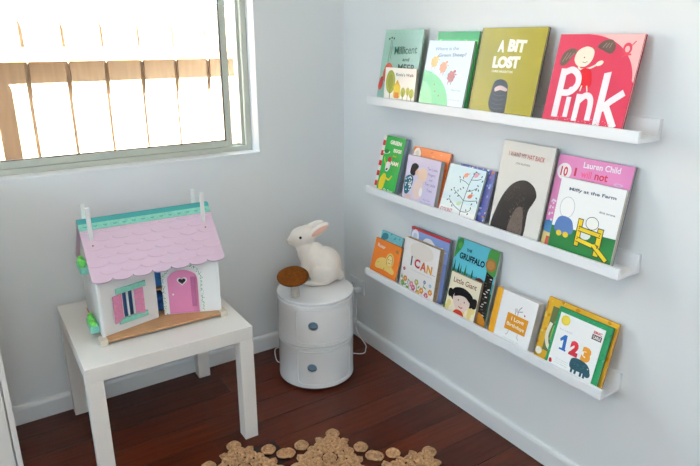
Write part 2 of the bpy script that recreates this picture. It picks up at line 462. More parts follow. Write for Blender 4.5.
mu = tag(empty('mushroom_ornament', (-.463, -.336, KH + .0002), .3), 'toadstool ornament with brown cap beside the white rabbit', 'ornament')
bm = NB(); lathe(bm, spline([(.021, 0), (.020, .012), (.0165, .035), (.015, .058), (.014, .084)], 4), 28); st = obj('stem', bm, mat('pale_grey_felt', lin('#b9b4ac'), .95, .1, noise=.15, nscale=120, bump=.3, bscale=500), mu, smooth=True)
bm = NB()
Mc = Matrix.Translation((-.012, -.004, .091)) @ Matrix.Rotation(math.radians(-13), 4, 'Y') @ Matrix.Rotation(math.radians(9), 4, 'X')
lathe(bm, spline([(.0005, -.010), (.03, -.011), (.054, -.009), (.064, -.002), (.063, .006), (.050, .014), (.026, .018), (.0005, .0195)], 5), 40, Mc, cap=False)
cp = obj('cap', bm, mat('rust_brown_felt', lin('#744015'), .95, .1, noise=.25, nscale=90, bump=.5, bscale=420), mu, smooth=True)

# ------------------------------------------------------------------ outlet and cord
ol = tag(empty('power_outlet', (0, -.124, .267)), 'white double power outlet on the wall behind the round unit', 'outlet')
bm = NB(); box(bm, -.009, -.0002, -.0575, .0575, -.0365, .0365, .003); obj('cover_plate', bm, M_white, ol)
for s in (-1, 1):
    bm = NB(); box(bm, -.0115, -.0088, s*.030 - .007, s*.030 + .007, .012, .028, .001); obj('switch', bm, M_white, ol)
for s in (-1,):
    bm = NB()
    for q in ((-.006, -.002), (.006, -.002), (0, -.014)): box(bm, -.0095, -.0088, s*-.030 + q[0] - .0015, s*-.030 + q[0] + .0015, q[1] - .004, q[1] + .004)
    obj('socket_slot', bm, M_seal, ol)
bm = NB()
tube(bm, spline([(-.03, -.153, .246), (-.032, -.155, .18), (-.030, -.150, .10), (-.026, -.140, .055), (-.024, -.165, .02), (-.035, -.235, .0045), (-.055, -.268, .004), (-.10, -.300, .004), (-.18, -.22, .004),
                 (-.30, -.09, .004), (-.38, -.038, .004), (-.42, -.05, .014), (-.445, -.09, .015), (-.460, -.140, .004), (-.445, -.158, .004), (-.40, -.135, .004)], 8), .0024)
pc = obj('power_cord', bm, M_white)
bm = NB(); box(bm, -.045, -.0117, -.166, -.140, .245, .270, .006); pl = obj('plug', bm, M_white, pc)
bpy.context.view_layer.update(); pc.parent = rb; pc.matrix_parent_inverse = rb.matrix_world.inverted()

# ------------------------------------------------------------------ rug of jute flowers
M_jute = mat('jute_braid', lin('#bd946e'), .95, .1, noise=.38, nscale=90, bump=.8, bscale=260)
RC = Vector((-.981, -1.34, 0))
rug = tag(empty('jute_rug', RC), 'round openwork jute rug of flower medallions on the dark floor', 'rug')
def coil(bm, c, r, h=.010):
    """a flat spiral of braid"""
    n = max(2, int(round(r / .0095)))
    for i in range(n):
        rr = r * (i + .5) / n
        m = max(8, int(26 * rr / r))
        pts = [(c[0] + rr*math.cos(2*PI*q/m), c[1] + rr*math.sin(2*PI*q/m), h/2 + .0012*math.sin(5*q)) for q in range(m + 1)]
        tube(bm, pts, min(h/2, r/n*.47), 6)
def medallion(cx, cy, ang, bridge=True):
    bm = NB()
    coil(bm, (cx, cy), .026)
    for k in range(10):                      # dense scalloped bloom
        a = ang + 2*PI*k/10
        coil(bm, (cx + .045*math.cos(a), cy + .045*math.sin(a)), .0170, .011)
    for k in range(15):
        a = ang + 2*PI*(k + .5)/15
        coil(bm, (cx + .076*math.cos(a), cy + .076*math.sin(a)), .0185, .012)
    for k in range(21):                       # scalloped rim
        a = ang + 2*PI*(k + .5)/21
        if math.cos(3*(a - ang)) < -.55: continue
        coil(bm, (cx + .101*math.cos(a), cy + .101*math.sin(a)), .0165, .011)
    for k in range(6):                        # loose coils on braided stalks
        a = ang + 2*PI*k/6
        rk = .134 if k == 0 else .124
        coil(bm, (cx + rk*math.cos(a), cy + rk*math.sin(a)), .0270, .010)
        for da in (-.17, .17):
            a2 = a + PI/6*0 + da*3
            tube(bm, [(cx + .03*math.cos(a2), cy + .03*math.sin(a2), .012), (cx + .115*math.cos(a2), cy + .115*math.sin(a2), .007)], .0042, 6)
    for da in ((1.45, -1.45) if bridge else ()):
        a = ang + da*1.0 + (0 if abs(da) > 1 else 0)
        rr = .150
        coil(bm, (cx + rr*math.cos(a), cy + rr*math.sin(a)), .0260, .010)
    obj('flower_medallion', bm, M_jute, rug)
N1, R1 = 13, .622
a_ref = math.radians(53.7)
for k in range(N1):
    a = a_ref + 2*PI*k/N1
    medallion(R1*math.cos(a), R1*math.sin(a), a)
for k in range(7):
    a = a_ref + 2*PI*k/7
    medallion(.335*math.cos(a), .335*math.sin(a), a)
medallion(0, 0, 0)

# ------------------------------------------------------------------ dollhouse
dh = tag(empty('dollhouse', (-1.0185, -.29, .4503), -.02), 'wooden dollhouse with scalloped pink roof standing on the white side table', 'dollhouse')
M_dw = mat('dollhouse_white_paint', (.82, .82, .81, 1), .45, .4)
M_pink = mat('dollhouse_roof_pink', lin('#dcc1d4'), .5, .35)
M_hot = mat('dollhouse_hot_pink', lin('#dd88b2'), .5)
M_hot2 = mat('dollhouse_dark_pink', lin('#bd6a96'), .5)
M_shut = mat('dollhouse_shutter_pink', lin('#d889ac'), .5, noise=.12, nscale=120)
M_mint = mat('dollhouse_mint', lin('#86cdb9'), .5, noise=.10, nscale=90)
M_teal = mat('dollhouse_teal', lin('#3fa3a3'), .5)
M_wood = mat('dollhouse_plywood', lin('#c29468'), .5, noise=.12, nscale=4, stretch=(3, 40, 40))
M_leaf = mat('dollhouse_leaf_green', lin('#6fcf5c'), .5)
M_vine = mat('vine_green', lin('#57ab80'), .6)
bm = NB(); box(bm, -.205, .214, -.158, .150, .008, .017, .001); obj('base_board', bm, M_wood, dh)
for sx in (-.206, .205):
    for sy in (-.150, .10):
        bm = NB(); box(bm, (sx - .011) if sy < 0 else sx*.9 - .011, (sx + .013) if sy < 0 else sx*.9 + .011, sy - .011, sy + .03, 0, .0205, .002); obj('foot_block', bm, mat('pale_foot_wood', lin('#d6cdbb'), .6), dh)
def gable(x0, x1):
    bm = NB(); pts = [(-.137, .018), (.137, .018), (.137, .222), (0, .368), (-.137, .222)]
    M = Matrix(((0, 0, 1, 0), (1, 0, 0, 0), (0, 1, 0, 0), (0, 0, 0, 1)))
    prism(bm, pts, x0, x1, 0, M); obj('side_wall', bm, M_dw, dh)
gable(-.2035, -.1955); gable(.1965, .2045)
bm = NB(); box(bm, -.1955, .1965, .129, .137, .018, .222); obj('back_wall', bm, M_dw, dh)
bm = NB(); box(bm, -.1955, .1965, -.06, .129, .112, .118); obj('upper_floor', bm, M_wood, dh)
M_fig = mat('blue_doll_fabric', lin('#2f62a8'), .8, noise=.5, nscale=60)
bm = NB(); box(bm, -.05, .035, -.035, .03, .018, .085, .012); box(bm, -.045, .03, .012, .03, .018, .104, .006); o = obj('toy_armchair', bm, M_fig, dh)
bm = NB(); box(bm, -.055, .05, -.05, .06, .1185, .185, .012); obj('toy_bed', bm, mat('blue_toy_bed', lin('#3d7fc0'), .8, noise=.4, nscale=50), dh)
# opening front, left leaf with the window
def leaf(A, B, name):
    L = math.hypot(B[0]-A[0], B[1]-A[1]); a = math.atan2(B[1]-A[1], B[0]-A[0])
    e = bpy.data.objects.new(name, None); COL.objects.link(e); e.parent = dh; e.location = (A[0], A[1], .0182); e.rotation_euler = (0, 0, a)
    return e, L
def plate(name, e, m, x0, x1, z0, z1, y=-.0015, t=.003, bev=.0006):
    bm = NB(); box(bm, x0, x1, y - t, y, z0, z1, bev); return obj(name, bm, m, e)
def upright(pts, y0, y1, bm, mi=0):
    """outline in x,z extruded along y"""
    M = Matrix(((1, 0, 0, 0), (0, 0, 1, 0), (0, 1, 0, 0), (0, 0, 0, 1)))
    return prism(bm, pts, y0, y1, mi, M)
H = .200
A, B = (-.2035, -.131), (-.004, -.076)
L = math.hypot(B[0]-A[0], B[1]-A[1]); a = math.atan2(B[1]-A[1], B[0]-A[0])
MA = Matrix.Translation((A[0], A[1], .0182)) @ Matrix.Rotation(a, 4, 'Z')
wx0, wx1, wz0, wz1 = .078, .124, .042, .140
bm = NB()
box(bm, 0, wx0, 0, .006, 0, H, M=MA); box(bm, wx1, L, 0, .006, 0, H, M=MA); box(bm, wx0, wx1, 0, .006, 0, wz0, M=MA); box(bm, wx0, wx1, 0, .006, wz1, H, M=MA)
fl = obj('front_panel', bm, M_dw, dh)
def on(parent, name, M_, m, x0, x1, z0, z1, y=0.0, t=.003, tilt=0):
    bm = NB(); box(bm, x0, x1, y - t, y - .0002, z0, z1, .0006, M=MA_cur @ (M_ if M_ is not None else Matrix.Identity(4))); return obj(name, bm, m, parent)
MA_cur = MA
sh1 = NB(); Mh = MA @ Matrix.Translation((wx0, 0, 0)) @ Matrix.Rotation(math.radians(14), 4, 'Z')
box(sh1, -.036, 0, -.004, -.0005, .036, .134, .0008, M=Mh); obj('shutter', sh1, M_shut, fl)
sh2 = NB(); Mh = MA @ Matrix.Translation((wx1, 0, 0)) @ Matrix.Rotation(math.radians(-8), 4, 'Z')
box(sh2, 0, .032, -.004, -.0005, .038, .134, .0008, M=Mh); obj('shutter', sh2, M_shut, fl)
on(fl, 'window_lintel', None, M_mint, .060, .168, .134, .154, t=.005)
on(fl, 'window_box', None, M_mint, .062, .166, .026, .044, t=.007)
bm = NB()
for q in ((wx0, wx0+.005, wz0, wz1), (wx1-.005, wx1, wz0, wz1), ((wx0+wx1)/2-.003, (wx0+wx1)/2+.003, wz0, wz1)): box(bm, q[0], q[1], .001, .005, q[2], q[3], M=MA)
obj('window_frame', bm, M_dw, fl)
bm = NB(); box(bm, wx0 - .01, wx1 + .01, .016, .018, wz0 - .01, wz1 + .01, M=MA); obj('curtain', bm, mat('blue_striped_curtain', lin('#3f5f8a'), .8, noise=.6, nscale=8, stretch=(30, 30, 1)), fl)
# right leaf with the door
A, B = (.0185, -.0685), (.204, -.139)
L = math.hypot(B[0]-A[0], B[1]-A[1]); a = math.atan2(B[1]-A[1], B[0]-A[0])
MB_ = Matrix.Translation((A[0], A[1], .0182)) @ Matrix.Rotation(a, 4, 'Z'); MA_cur = MB_
bm = NB(); box(bm, 0, L, 0, .006, 0, H, M=MB_); fr = obj('front_panel', bm, M_dw, dh)
arch = [(.020, .003), (.122, .003), (.122, .130)] + [(.071 + .051*math.cos(t*PI/16), .130 + .036*math.sin(t*PI/16)) for t in range(1, 16)] + [(.020, .130)]
bm = NB()
for v in upright(arch, -.004, -.0004, bm): v.co = MB_ @ v.co
dd = obj('door', bm, M_hot, fr)
def heart(cx, cz, s, n=40):
    return [(cx + s*16*math.sin(2*PI*k/n)**3/17, cz + s*(13*math.cos(2*PI*k/n) - 5*math.cos(4*PI*k/n) - 2*math.cos(6*PI*k/n) - math.cos(8*PI*k/n))/17) for k in range(n)]
bm = NB()
for v in upright(heart(.070, .126, .0185), -.0048, -.0041, bm, 0): v.co = MB_ @ v.co
for v in upright(heart(.070, .126, .0135), -.0054, -.0049, bm, 1): v.co = MB_ @ v.co
hh = obj('heart_window', bm, [M_dw, mat('heart_dark', lin('#2b1c22'), .7)], dd); hh['label'] = 'dark heart-shaped peephole with white rim'
bm = NB(); ball(bm, MB_ @ Vector((.036, -.0065, .078)), .0036); obj('door_knob', bm, M_dw, dd)
bm = NB(); box(bm, .099, .115, -.011, -.0045, .028, .140, .001, M=MB_); obj('door_bar', bm, M_hot2, dd)
bm = NB()
for side in (-1, 1):
    pts = [(.071 + side*(.066 if t < 8 else .066*math.cos((t-8)*PI/18)), .006 + t*.0155 if t < 8 else .130 + .055*math.sin((t-8)*PI/18)) for t in range(0, 17)]
    for i in range(60):
        t = i/60*15.9; j = int(t); f = t - j
        px_ = pts[j][0]*(1-f) + pts[j+1][0]*f + random.uniform(-.005, .005); pz = pts[j][1]*(1-f) + pts[j+1][1]*f + random.uniform(-.004, .004)
        rr = random.uniform(.0018, .0030); c = MB_ @ Vector((px_, 0, pz))
        M = MB_ @ Matrix.Translation((px_, -.0003, pz)) @ Matrix.Rotation(random.uniform(0, 3), 4, 'Y') @ Matrix.Diagonal((1, 1, .5, 1)) @ Matrix.Rotation(PI/2, 4, 'X')
        lathe(bm, [(rr, 0), (rr, .0006)], 8, M)
obj('painted_vine', bm, M_vine, fr)
# roof: local frame of a slope, x along the ridge, d down the slope
SL = math.hypot(.166, .189); SA = math.atan2(.189, .166)
def slope_matrix(front):
    s = -1 if front else 1
    dn = Vector((0, s*math.cos(SA), -math.sin(SA))); xx = Vector((1, 0, 0)); nn = Vector((0, s*math.sin(SA), math.cos(SA)))
    M = Matrix.Identity(4)
    for i in range(3): M[i][0] = xx[i]; M[i][1] = dn[i]; M[i][2] = nn[i]
    M.translation = Vector((.006, 0, .381)); return M
def scal(x0, x1, d0, d1, n, dep, off=0):
    """outline: straight edge at d0, scalloped edge at d1"""
    pts = [(x0, d0)]
    w = (x1 - x0) / n
    q = []
    for k in range(n):
        for t in range(0, 11):
            th = PI * t / 10
            q.append((x0 + w*k + w*(1 - math.cos(th))/2, d1 - dep + dep*math.sin(th)))
    clean = []
    for p in q:
        if not clean or math.hypot(p[0]-clean[-1][0], p[1]-clean[-1][1]) > 1e-6: clean.append(p)
    return pts + clean + [(x1, d0)]
for front in (True, False):
    M = slope_matrix(front)
    bm = NB(); rx0, rx1 = -.221, .221
    prism(bm, scal(rx0, rx1, 0, SL - .026, 7, .014), 0, .007, 0, M)
    rf = obj('roof_panel', bm, M_pink, dh)
    rows = 6
    bm = NB()
    for r in range(rows):
        d1 = .050 + r*(SL - .084)/(rows - .4); n = 7
        w = (rx1 - rx0)/n; o_ = 0 if (rows - r) % 2 == 0 else w/2
        for k in range(-1, n + 1):
            c0 = rx0 + o_ + k*w
            if c0 < rx0 - 1e-6 or c0 + w > rx1 + 1e-6: continue
            arc = [(c0 + w*(1 - math.cos(PI*t/12))/2, d1 - .013 + .013*math.sin(PI*t/12)) for t in range(13)]
            inn = [(p[0], p[1] - .0034) for p in arc[::-1]]
            prism(bm, arc + inn, .0071, .0088, 0, M)
    obj('scallop_tiles', bm, mat('roof_tile_highlight', lin('#e6c9da'), .4), rf)  # paler pink puts the highlights of the embossed arcs into the colour
    bm = NB(); prism(bm, [(rx0 - .001, -.004), (rx1 + .001, -.004), (rx1 + .001, .012), (rx0 - .001, .012)], .0074, .0098, 0, M)
    obj('ridge_strip', bm, M_teal, rf)
    bm = NB(); prism(bm, [(rx0 - .001, .0122), (rx1 + .001, .0122), (rx1 + .001, .036), (rx0 - .001, .036)], .0074, .0095, 0, M)
    rs = obj('ridge_strip', bm, M_mint, rf)
    bm = NB()
    for k in range(14):
        c = rx0 + .02 + k*.031
        for dx in (-.004, 0, .004): lathe(bm, [(.0022, .0096), (.0022, .0099)], 8, M @ Matrix.Translation((c + dx, .024 + .002*(dx == 0), 0)))
    obj('painted_sprig', bm, M_teal, rs)
for sx in (-.186, .192):
    for sy in (-.050, .050):
        bm = NB(); box(bm, sx - .007, sx + .007, sy - .004, sy + .004, .300, .440 if sy < 0 else .430, .002); pg = obj('roof_post', bm, M_dw, dh)
    bm = NB(); lathe(bm, [(.0028, 0), (.0028, .002)], 12, Matrix.Translation((sx, -.066, .316)) @ Matrix.Rotation(PI/2, 4, 'X')); obj('brass_pin', bm, mat('brass', lin('#a58a52'), .35, metal=.8), dh)
for (yc, zc) in ((-.055, .038), (-.02, .236)):
    bm = NB(); box(bm, -.232, -.2037, yc - .040, yc + .040, zc - .016, zc + .010, .002); fb = obj('flower_box', bm, M_mint, dh)
    bm = NB()
    for k in range(9): ball(bm, (-.2215 + random.uniform(-.004, .004), yc - .032 + k*.008, zc + .016 + random.uniform(-.003, .004)), (.010, .009, .011), u=10, w=8)
    lf = obj('painted_leaves', bm, M_leaf, fb)

# ------------------------------------------------------------------ picture ledges
LY0, LY1, LD = -.3231, -1.4992, .1011
LZ = {1: 1.1541, 2: .7846, 3: .4106}
LLAB = {1: 'uppermost white picture ledge, carrying the top row of picture books', 2: 'middle white picture ledge on the right wall', 3: 'lowest white picture ledge, nearest the baseboard'}
for k in (1, 2, 3):
    z = LZ[k]
    t = tag(empty('picture_ledge', (0, (LY0 + LY1)/2, z)), LLAB[k], 'shelf', 'white picture ledges on the right wall')
    h = (LY0 - LY1)/2
    bm = NB(); box(bm, -.0135, -.0002, -h, h, 0, .0557, .001); obj('back_panel', bm, M_ledge, t)
    bm = NB(); box(bm, -LD + .0115, -.0136, -h, h, 0, .0115, .0006); obj('shelf_board', bm, M_ledge, t)
    bm = NB(); box(bm, -LD, -LD + .0114, -h, h, 0, .0309, .001); obj('front_lip', bm, M_ledge, t)

# ------------------------------------------------------------------ picture books
_fonts = {}
def text_polys(s, bold=0.0, shear=0.0):
    key = (s, bold, shear)
    if key in _fonts: return _fonts[key]
    cu = bpy.data.curves.new('t', 'FONT'); cu.body = s; cu.size = 1; cu.offset = bold; cu.shear = shear; cu.resolution_u = 3
    cu.align_x = 'LEFT'
    o = bpy.data.objects.new('t', cu); COL.objects.link(o); bpy.context.view_layer.update()
    dg = bpy.context.evaluated_depsgraph_get()
    me = bpy.data.meshes.new_from_object(o.evaluated_get(dg))
    vs = [tuple(v.co) for v in me.vertices]; fs = [tuple(p.vertices) for p in me.polygons]
    bpy.data.objects.remove(o); bpy.data.curves.remove(cu); bpy.data.meshes.remove(me)
    x0 = min(v[0] for v in vs); x1 = max(v[0] for v in vs); y0 = min(v[1] for v in vs); y1 = max(v[1] for v in vs)
    _fonts[key] = ([(v[0] - (x0+x1)/2, v[1] - (y0+y1)/2) for v in vs], fs, x1 - x0, y1 - y0)
    return _fonts[key]

class Cover:
    """front board of a book plus everything printed on it (u, v run 0..1 across and up the cover)"""
    def __init__(s, w, h, rough=.22):
        s.bm = NB(); s.w, s.h = w, h; s.mats = []; s.idx = {}; s.z = .0001; s.rough = rough
    def c(s, col):
        key = (col, s.rough)
        if key not in s.idx:
            s.idx[key] = len(s.mats); s.mats.append(mat('print_%s_%d' % (col.strip('#'), s.rough*100), lin(col, .98), s.rough, .45))
        return s.idx[key]
    def up(s): s.z += .00002
    def poly(s, pts, col):
        pts = [(min(1, max(0, p[0]))*s.w, min(1, max(0, p[1]))*s.h) for p in pts]
        cl = []
        for p in pts:
            if not cl or math.hypot(p[0]-cl[-1][0], p[1]-cl[-1][1]) > 1e-6: cl.append(p)
        if math.hypot(cl[0][0]-cl[-1][0], cl[0][1]-cl[-1][1]) < 1e-6: cl.pop()
        if len(cl) < 3: return
        s.up(); flat(s.bm, cl, s.z, s.c(col))
    def rect(s, x0, x1, y0, y1, col): s.poly([(x0, y0), (x1, y0), (x1, y1), (x0, y1)], col)
    def ell(s, cx, cy, rx, ry, col, rot=0, n=24):
        """rx, ry in cover widths (true circles when equal)"""
        r = math.radians(rot); k = s.w / s.h; P = []
        for q in range(n):
            a, b = rx*math.cos(2*PI*q/n), ry*math.sin(2*PI*q/n)
            P.append((cx + a*math.cos(r) - b*math.sin(r), cy + (a*math.sin(r) + b*math.cos(r))*k))
        s.poly(P, col)
    def blob(s, pts, col): s.poly(spline(pts, 6, True), col)
    def stroke(s, pts, wd, col, smooth=True, closed=False):
        P = spline(pts, 6, closed) if smooth else [tuple(p) for p in pts]
        if closed: P = P + [P[0]]
        P = [(p[0]*s.w, p[1]*s.h) for p in P]; s.up(); ci = s.c(col); hw = wd*s.w/2
        Lf, Rt = [], []
        for i, p in enumerate(P):
            a = P[max(0, i-1)]; b = P[min(len(P)-1, i+1)]
            if closed and i in (0, len(P)-1): a, b = P[-2], P[1]
            dx, dy = b[0]-a[0], b[1]-a[1]; l = math.hypot(dx, dy) or 1
            Lf.append(s.bm.verts.new((min(s.w, max(0, p[0] - dy/l*hw)), min(s.h, max(0, p[1] + dx/l*hw)), s.z)))
            Rt.append(s.bm.verts.new((min(s.w, max(0, p[0] + dy/l*hw)), min(s.h, max(0, p[1] - dx/l*hw)), s.z)))
        for i in range(len(P)-1):
            try: f = s.bm.faces.new((Rt[i], Rt[i+1], Lf[i+1], Lf[i])); f.material_index = ci
            except ValueError: pass
    def text(s, t, cx, cy, wd, col, ht=None, bold=.0, rot=0, shear=0):
        """centred text, wd cover-widths wide, ht (optional) cover-heights tall"""
        vs, fs, tw, th = text_polys(t, bold, shear)
        kx = wd*s.w/tw; ky = kx if ht is None else ht*s.h/th
        r = math.radians(rot); s.up(); ci = s.c(col); V = []
        for x, y in vs:
            x, y = x*kx, y*ky
            V.append(s.bm.verts.new((cx*s.w + x*math.cos(r) - y*math.sin(r), cy*s.h + x*math.sin(r) + y*math.cos(r), s.z)))
        for f in fs:
            try: q = s.bm.faces.new([V[i] for i in f]); q.material_index = ci
            except ValueError: continue
            q.normal_update()
            if q.normal.z < 0: q.normal_flip()

M_page = mat('book_pages', lin('#dcd6c8'), .8, .2, noise=.06, nscale=400)
GROUP = {1: 'picture books on the top ledge', 2: 'picture books on the middle ledge', 3: 'picture books on the lowest ledge'}
def book(shelf, y0, w, zt, xt, xb, t, base, label, art, edge=None, spine=None, board=.0022, rough=.22, page=None):
    zf = LZ[shelf] + .0118
    h = math.hypot(zt - zf, xb - xt)
    sn = (xb - xt)/h
    zf2 = zf + t*sn; h = math.hypot(zt - zf2, xb - xt); sn = (xb - xt)/h; cs = (zt - zf2)/h
    e = bpy.data.objects.new('picture_book', None); COL.objects.link(e); e.empty_display_size = .03
    M = Matrix(((0, sn, -cs, -xb), (-1, 0, 0, y0), (0, cs, sn, zf2), (0, 0, 0, 1)))
    e.matrix_world = M
    tag(e, label, 'book', GROUP[shelf])
    edge = edge or base; spine = spine or base
    c = Cover(w, h, rough)
    ce = c.c(edge); box(c.bm, 0, w, 0, h, -board, 0, .0004, ce)
    c.rect(.002, .998, .002, .998, base)
    art(c)
    obj('front_cover', c.bm, c.mats, e, smooth='keep')
    m_e = mat('print_%s_%d' % (edge.strip('#'), rough*100), lin(edge, .98), rough, .45)
    m_s = mat('print_%s_%d' % (spine.strip('#'), rough*100), lin(spine, .98), rough, .45)
    bm = NB(); box(bm, 0, w, 0, h, -t, -t + board, .0004); obj('back_cover', bm, m_e, e)
    bm = NB(); box(bm, 0, .0022, .0004, h - .0004, -t + board, -board, 0); obj('spine', bm, m_s, e)
    bm = NB(); box(bm, .0024, w - .002, .0016, h - .0020, -t + board, -board, 0); obj('page_block', bm, page or M_page, e)
    return e

rnd = random.Random(3)
# ---- top ledge
def a_mint(c):
    for i in range(9):
        for j in range(11): c.ell(.06 + i*.11 + (j % 2)*.05, .05 + j*.09, .008, .008, '#8fbaa8', n=8)
    c.stroke([(.20, .86), (.21, .74), (.19, .62), (.20, .50)], .010, '#5f8576'); c.stroke([(.24, .86), (.25, .72), (.24, .60)], .010, '#5f8576')
    for q in ((.15, .875), (.21, .89), (.27, .88)): c.ell(q[0], q[1], .018, .018, '#3b4d47')
    c.blob([(.10, .40), (.16, .52), (.26, .54), (.36, .46), (.34, .30), (.20, .27), (.12, .32)], '#dc6a4c')
    c.blob([(.01, .20), (.05, .33), (.12, .34), (.13, .22), (.07, .16)], '#b8443f')
    c.ell(.25, .44, .05, .03, '#c24a3c', 20)
    c.text('Millicent', .62, .725, .58, '#3f6f5e', .105, .010, 3)
    c.text('and', .66, .60, .17, '#244a3f', .05, .02)
    c.text('MEER', .70, .485, .44, '#1f423a', .10, .02)
book(1, -.346, .232, 1.438, .026, .0705, .010, '#a8cdbd', 'mint green picture book with a dark title, partly covered by a small tree-covered book', a_mint, edge='#6f9d8c', spine='#88b3a2')
def a_rosie(c):
    c.ell(.20, .60, .155, .235, '#a4ab38'); c.ell(.20, .60, .085, .15, '#8f9a34'); c.rect(.185, .215, .10, .40, '#8a8a35')
    c.poly([(.32, .18), (.54, .18), (.54, .48), (.43, .66), (.32, .48)], '#f0cf3c'); c.rect(.36, .50, .16, .32, '#e5872f'); c.poly([(.30, .46), (.43, .68), (.56, .46), (.43, .56)], '#e9b637')
    for q in ((.63, .34, .075), (.78, .38, .06), (.90, .33, .07)):
        c.ell(q[0], q[1], q[2], q[2]*1.3, '#a9b347'); c.rect(q[0]-.01, q[0]+.01, .10, q[1], '#8a8535')
    for i in range(16): c.ell(.05 + i*.06, .08 + .03*math.sin(i*2), .03, .014, ('#e0a24c', '#b5b04a', '#d98d52')[i % 3], 20*i)
    c.text("Rosie's Walk", .65, .82, .56, '#5d5a52', .085, .01)
book(1, -.412, .187, 1.300, .074, .085, .012, '#f1efe6', 'small white picture book with yellow house and round trees', a_rosie, edge='#a9a493', page=mat('grey_board_pages', lin('#a9a28f'), .8), board=.0012)
def a_greenb(c):
    c.rect(0, 1, .90, 1, '#1d9440')
    for i in range(40): c.ell(rnd.random(), .86 + rnd.uniform(-.03, .03), .02, .014, rnd.choice(['#6fd06a', '#4fc05c', '#8cdc7c']), rnd.uniform(0, 90), 10)
    for i in range(30): c.ell(rnd.random(), rnd.uniform(0, .8), .02, .012, '#3dbb55', rnd.uniform(0, 90), 8)
book(1, -.648, .206, 1.429, .021, .069, .010, '#2fae4e', 'bright green picture book showing above and beside the pale blue book', a_greenb, edge='#1f8a3c')
def a_sheep(c):
    c.poly([(0, 0), (.68, 0)] + [(.70*math.cos(t*PI/40)*1.0 - .02, .56*math.sin(t*PI/40)) for t in range(0, 21)] + [(0, .56)], '#7fd08e')
    c.poly([(0, 0), (.30, 0)] + [(.32*math.cos(t*PI/40), .40*math.sin(t*PI/40)) for t in range(0, 21)], '#94d99c')
    for x, y in ((.34, .26), (.44, .20), (.30, .36)): c.ell(x, y, .015, .012, '#b06b6a')
    for x, y, k, q in ((.21, .69, '#dcb65e', 0), (.43, .615, '#d99268', 1), (.64, .49, '#bd6b62', 2)):
        for s in range(7): c.ell(x + .045*math.cos(s*.9), y + .05*math.sin(s*.9), .038, .034, k, n=12)
        c.ell(x, y, .05, .055, k); c.ell(x + .06, y + .075, .032, .022, k, 20)
        for s in (-.035, .03): c.stroke([(x + s, y - .05), (x + s - .01, y - .115)], .012, k, False)
        c.stroke([(x + .05, y + .04), (x + .12, y + .03)], .012, k, False)
    c.text('Where is the', .44, .885, .52, '#7f97ac', .048, .0, 2)
    c.text('Green Sheep?', .58, .79, .60, '#70879b', .062, .01, 2)
    c.text('Mem Fox', .80, .30, .20, '#9aa7b5', .024); c.text('Judy Horacek', .80, .16, .24, '#9aa7b5', .026)
book(1, -.622, .227, 1.399, .038, .084, .010, '#e3eaf4', 'pale blue picture book with green hill and three little sheep', a_sheep, edge='#7fae96')
def a_olive(c):
    c.rect(0, .025, 0, 1, '#8d7f1f')
    c.text('A', .36, .795, .105, '#f3f0dc', .135, .06, -3); c.text('BIT', .60, .80, .27, '#f3f0dc', .135, .06, -2)
    c.text('LOST', .475, .62, .42, '#f3f0dc', .135, .07, 1)
    c.text('CHRIS HAUGHTON', .44, .515, .33, '#efe6c8', .026, .03)
    c.blob([(.33, .30), (.36, .40), (.46, .43), (.56, .39), (.59, .28), (.60, .12), (.58, .06), (.40, .06), (.32, .14)], '#3a3d42')
    c.blob([(.38, .33), (.46, .36), (.57, .33), (.56, .30), (.47, .31), (.39, .29)], '#d8b8b4')
    for i in range(4): c.stroke([(.37, .26 - i*.05), (.45, .245 - i*.05), (.55, .26 - i*.05)], .008, '#565b62')
    for x in (.38, .52): c.blob([(x - .04, .045), (x, .06), (x + .05, .05), (x + .03, .025), (x - .03, .02)], '#2b2a26')
book(1, -.876, .261, 1.439, .032, .080, .010, '#a99a28', 'olive green picture book with big white title and dark rounded shape', a_olive, edge='#4e4712', spine='#8d7f1f')
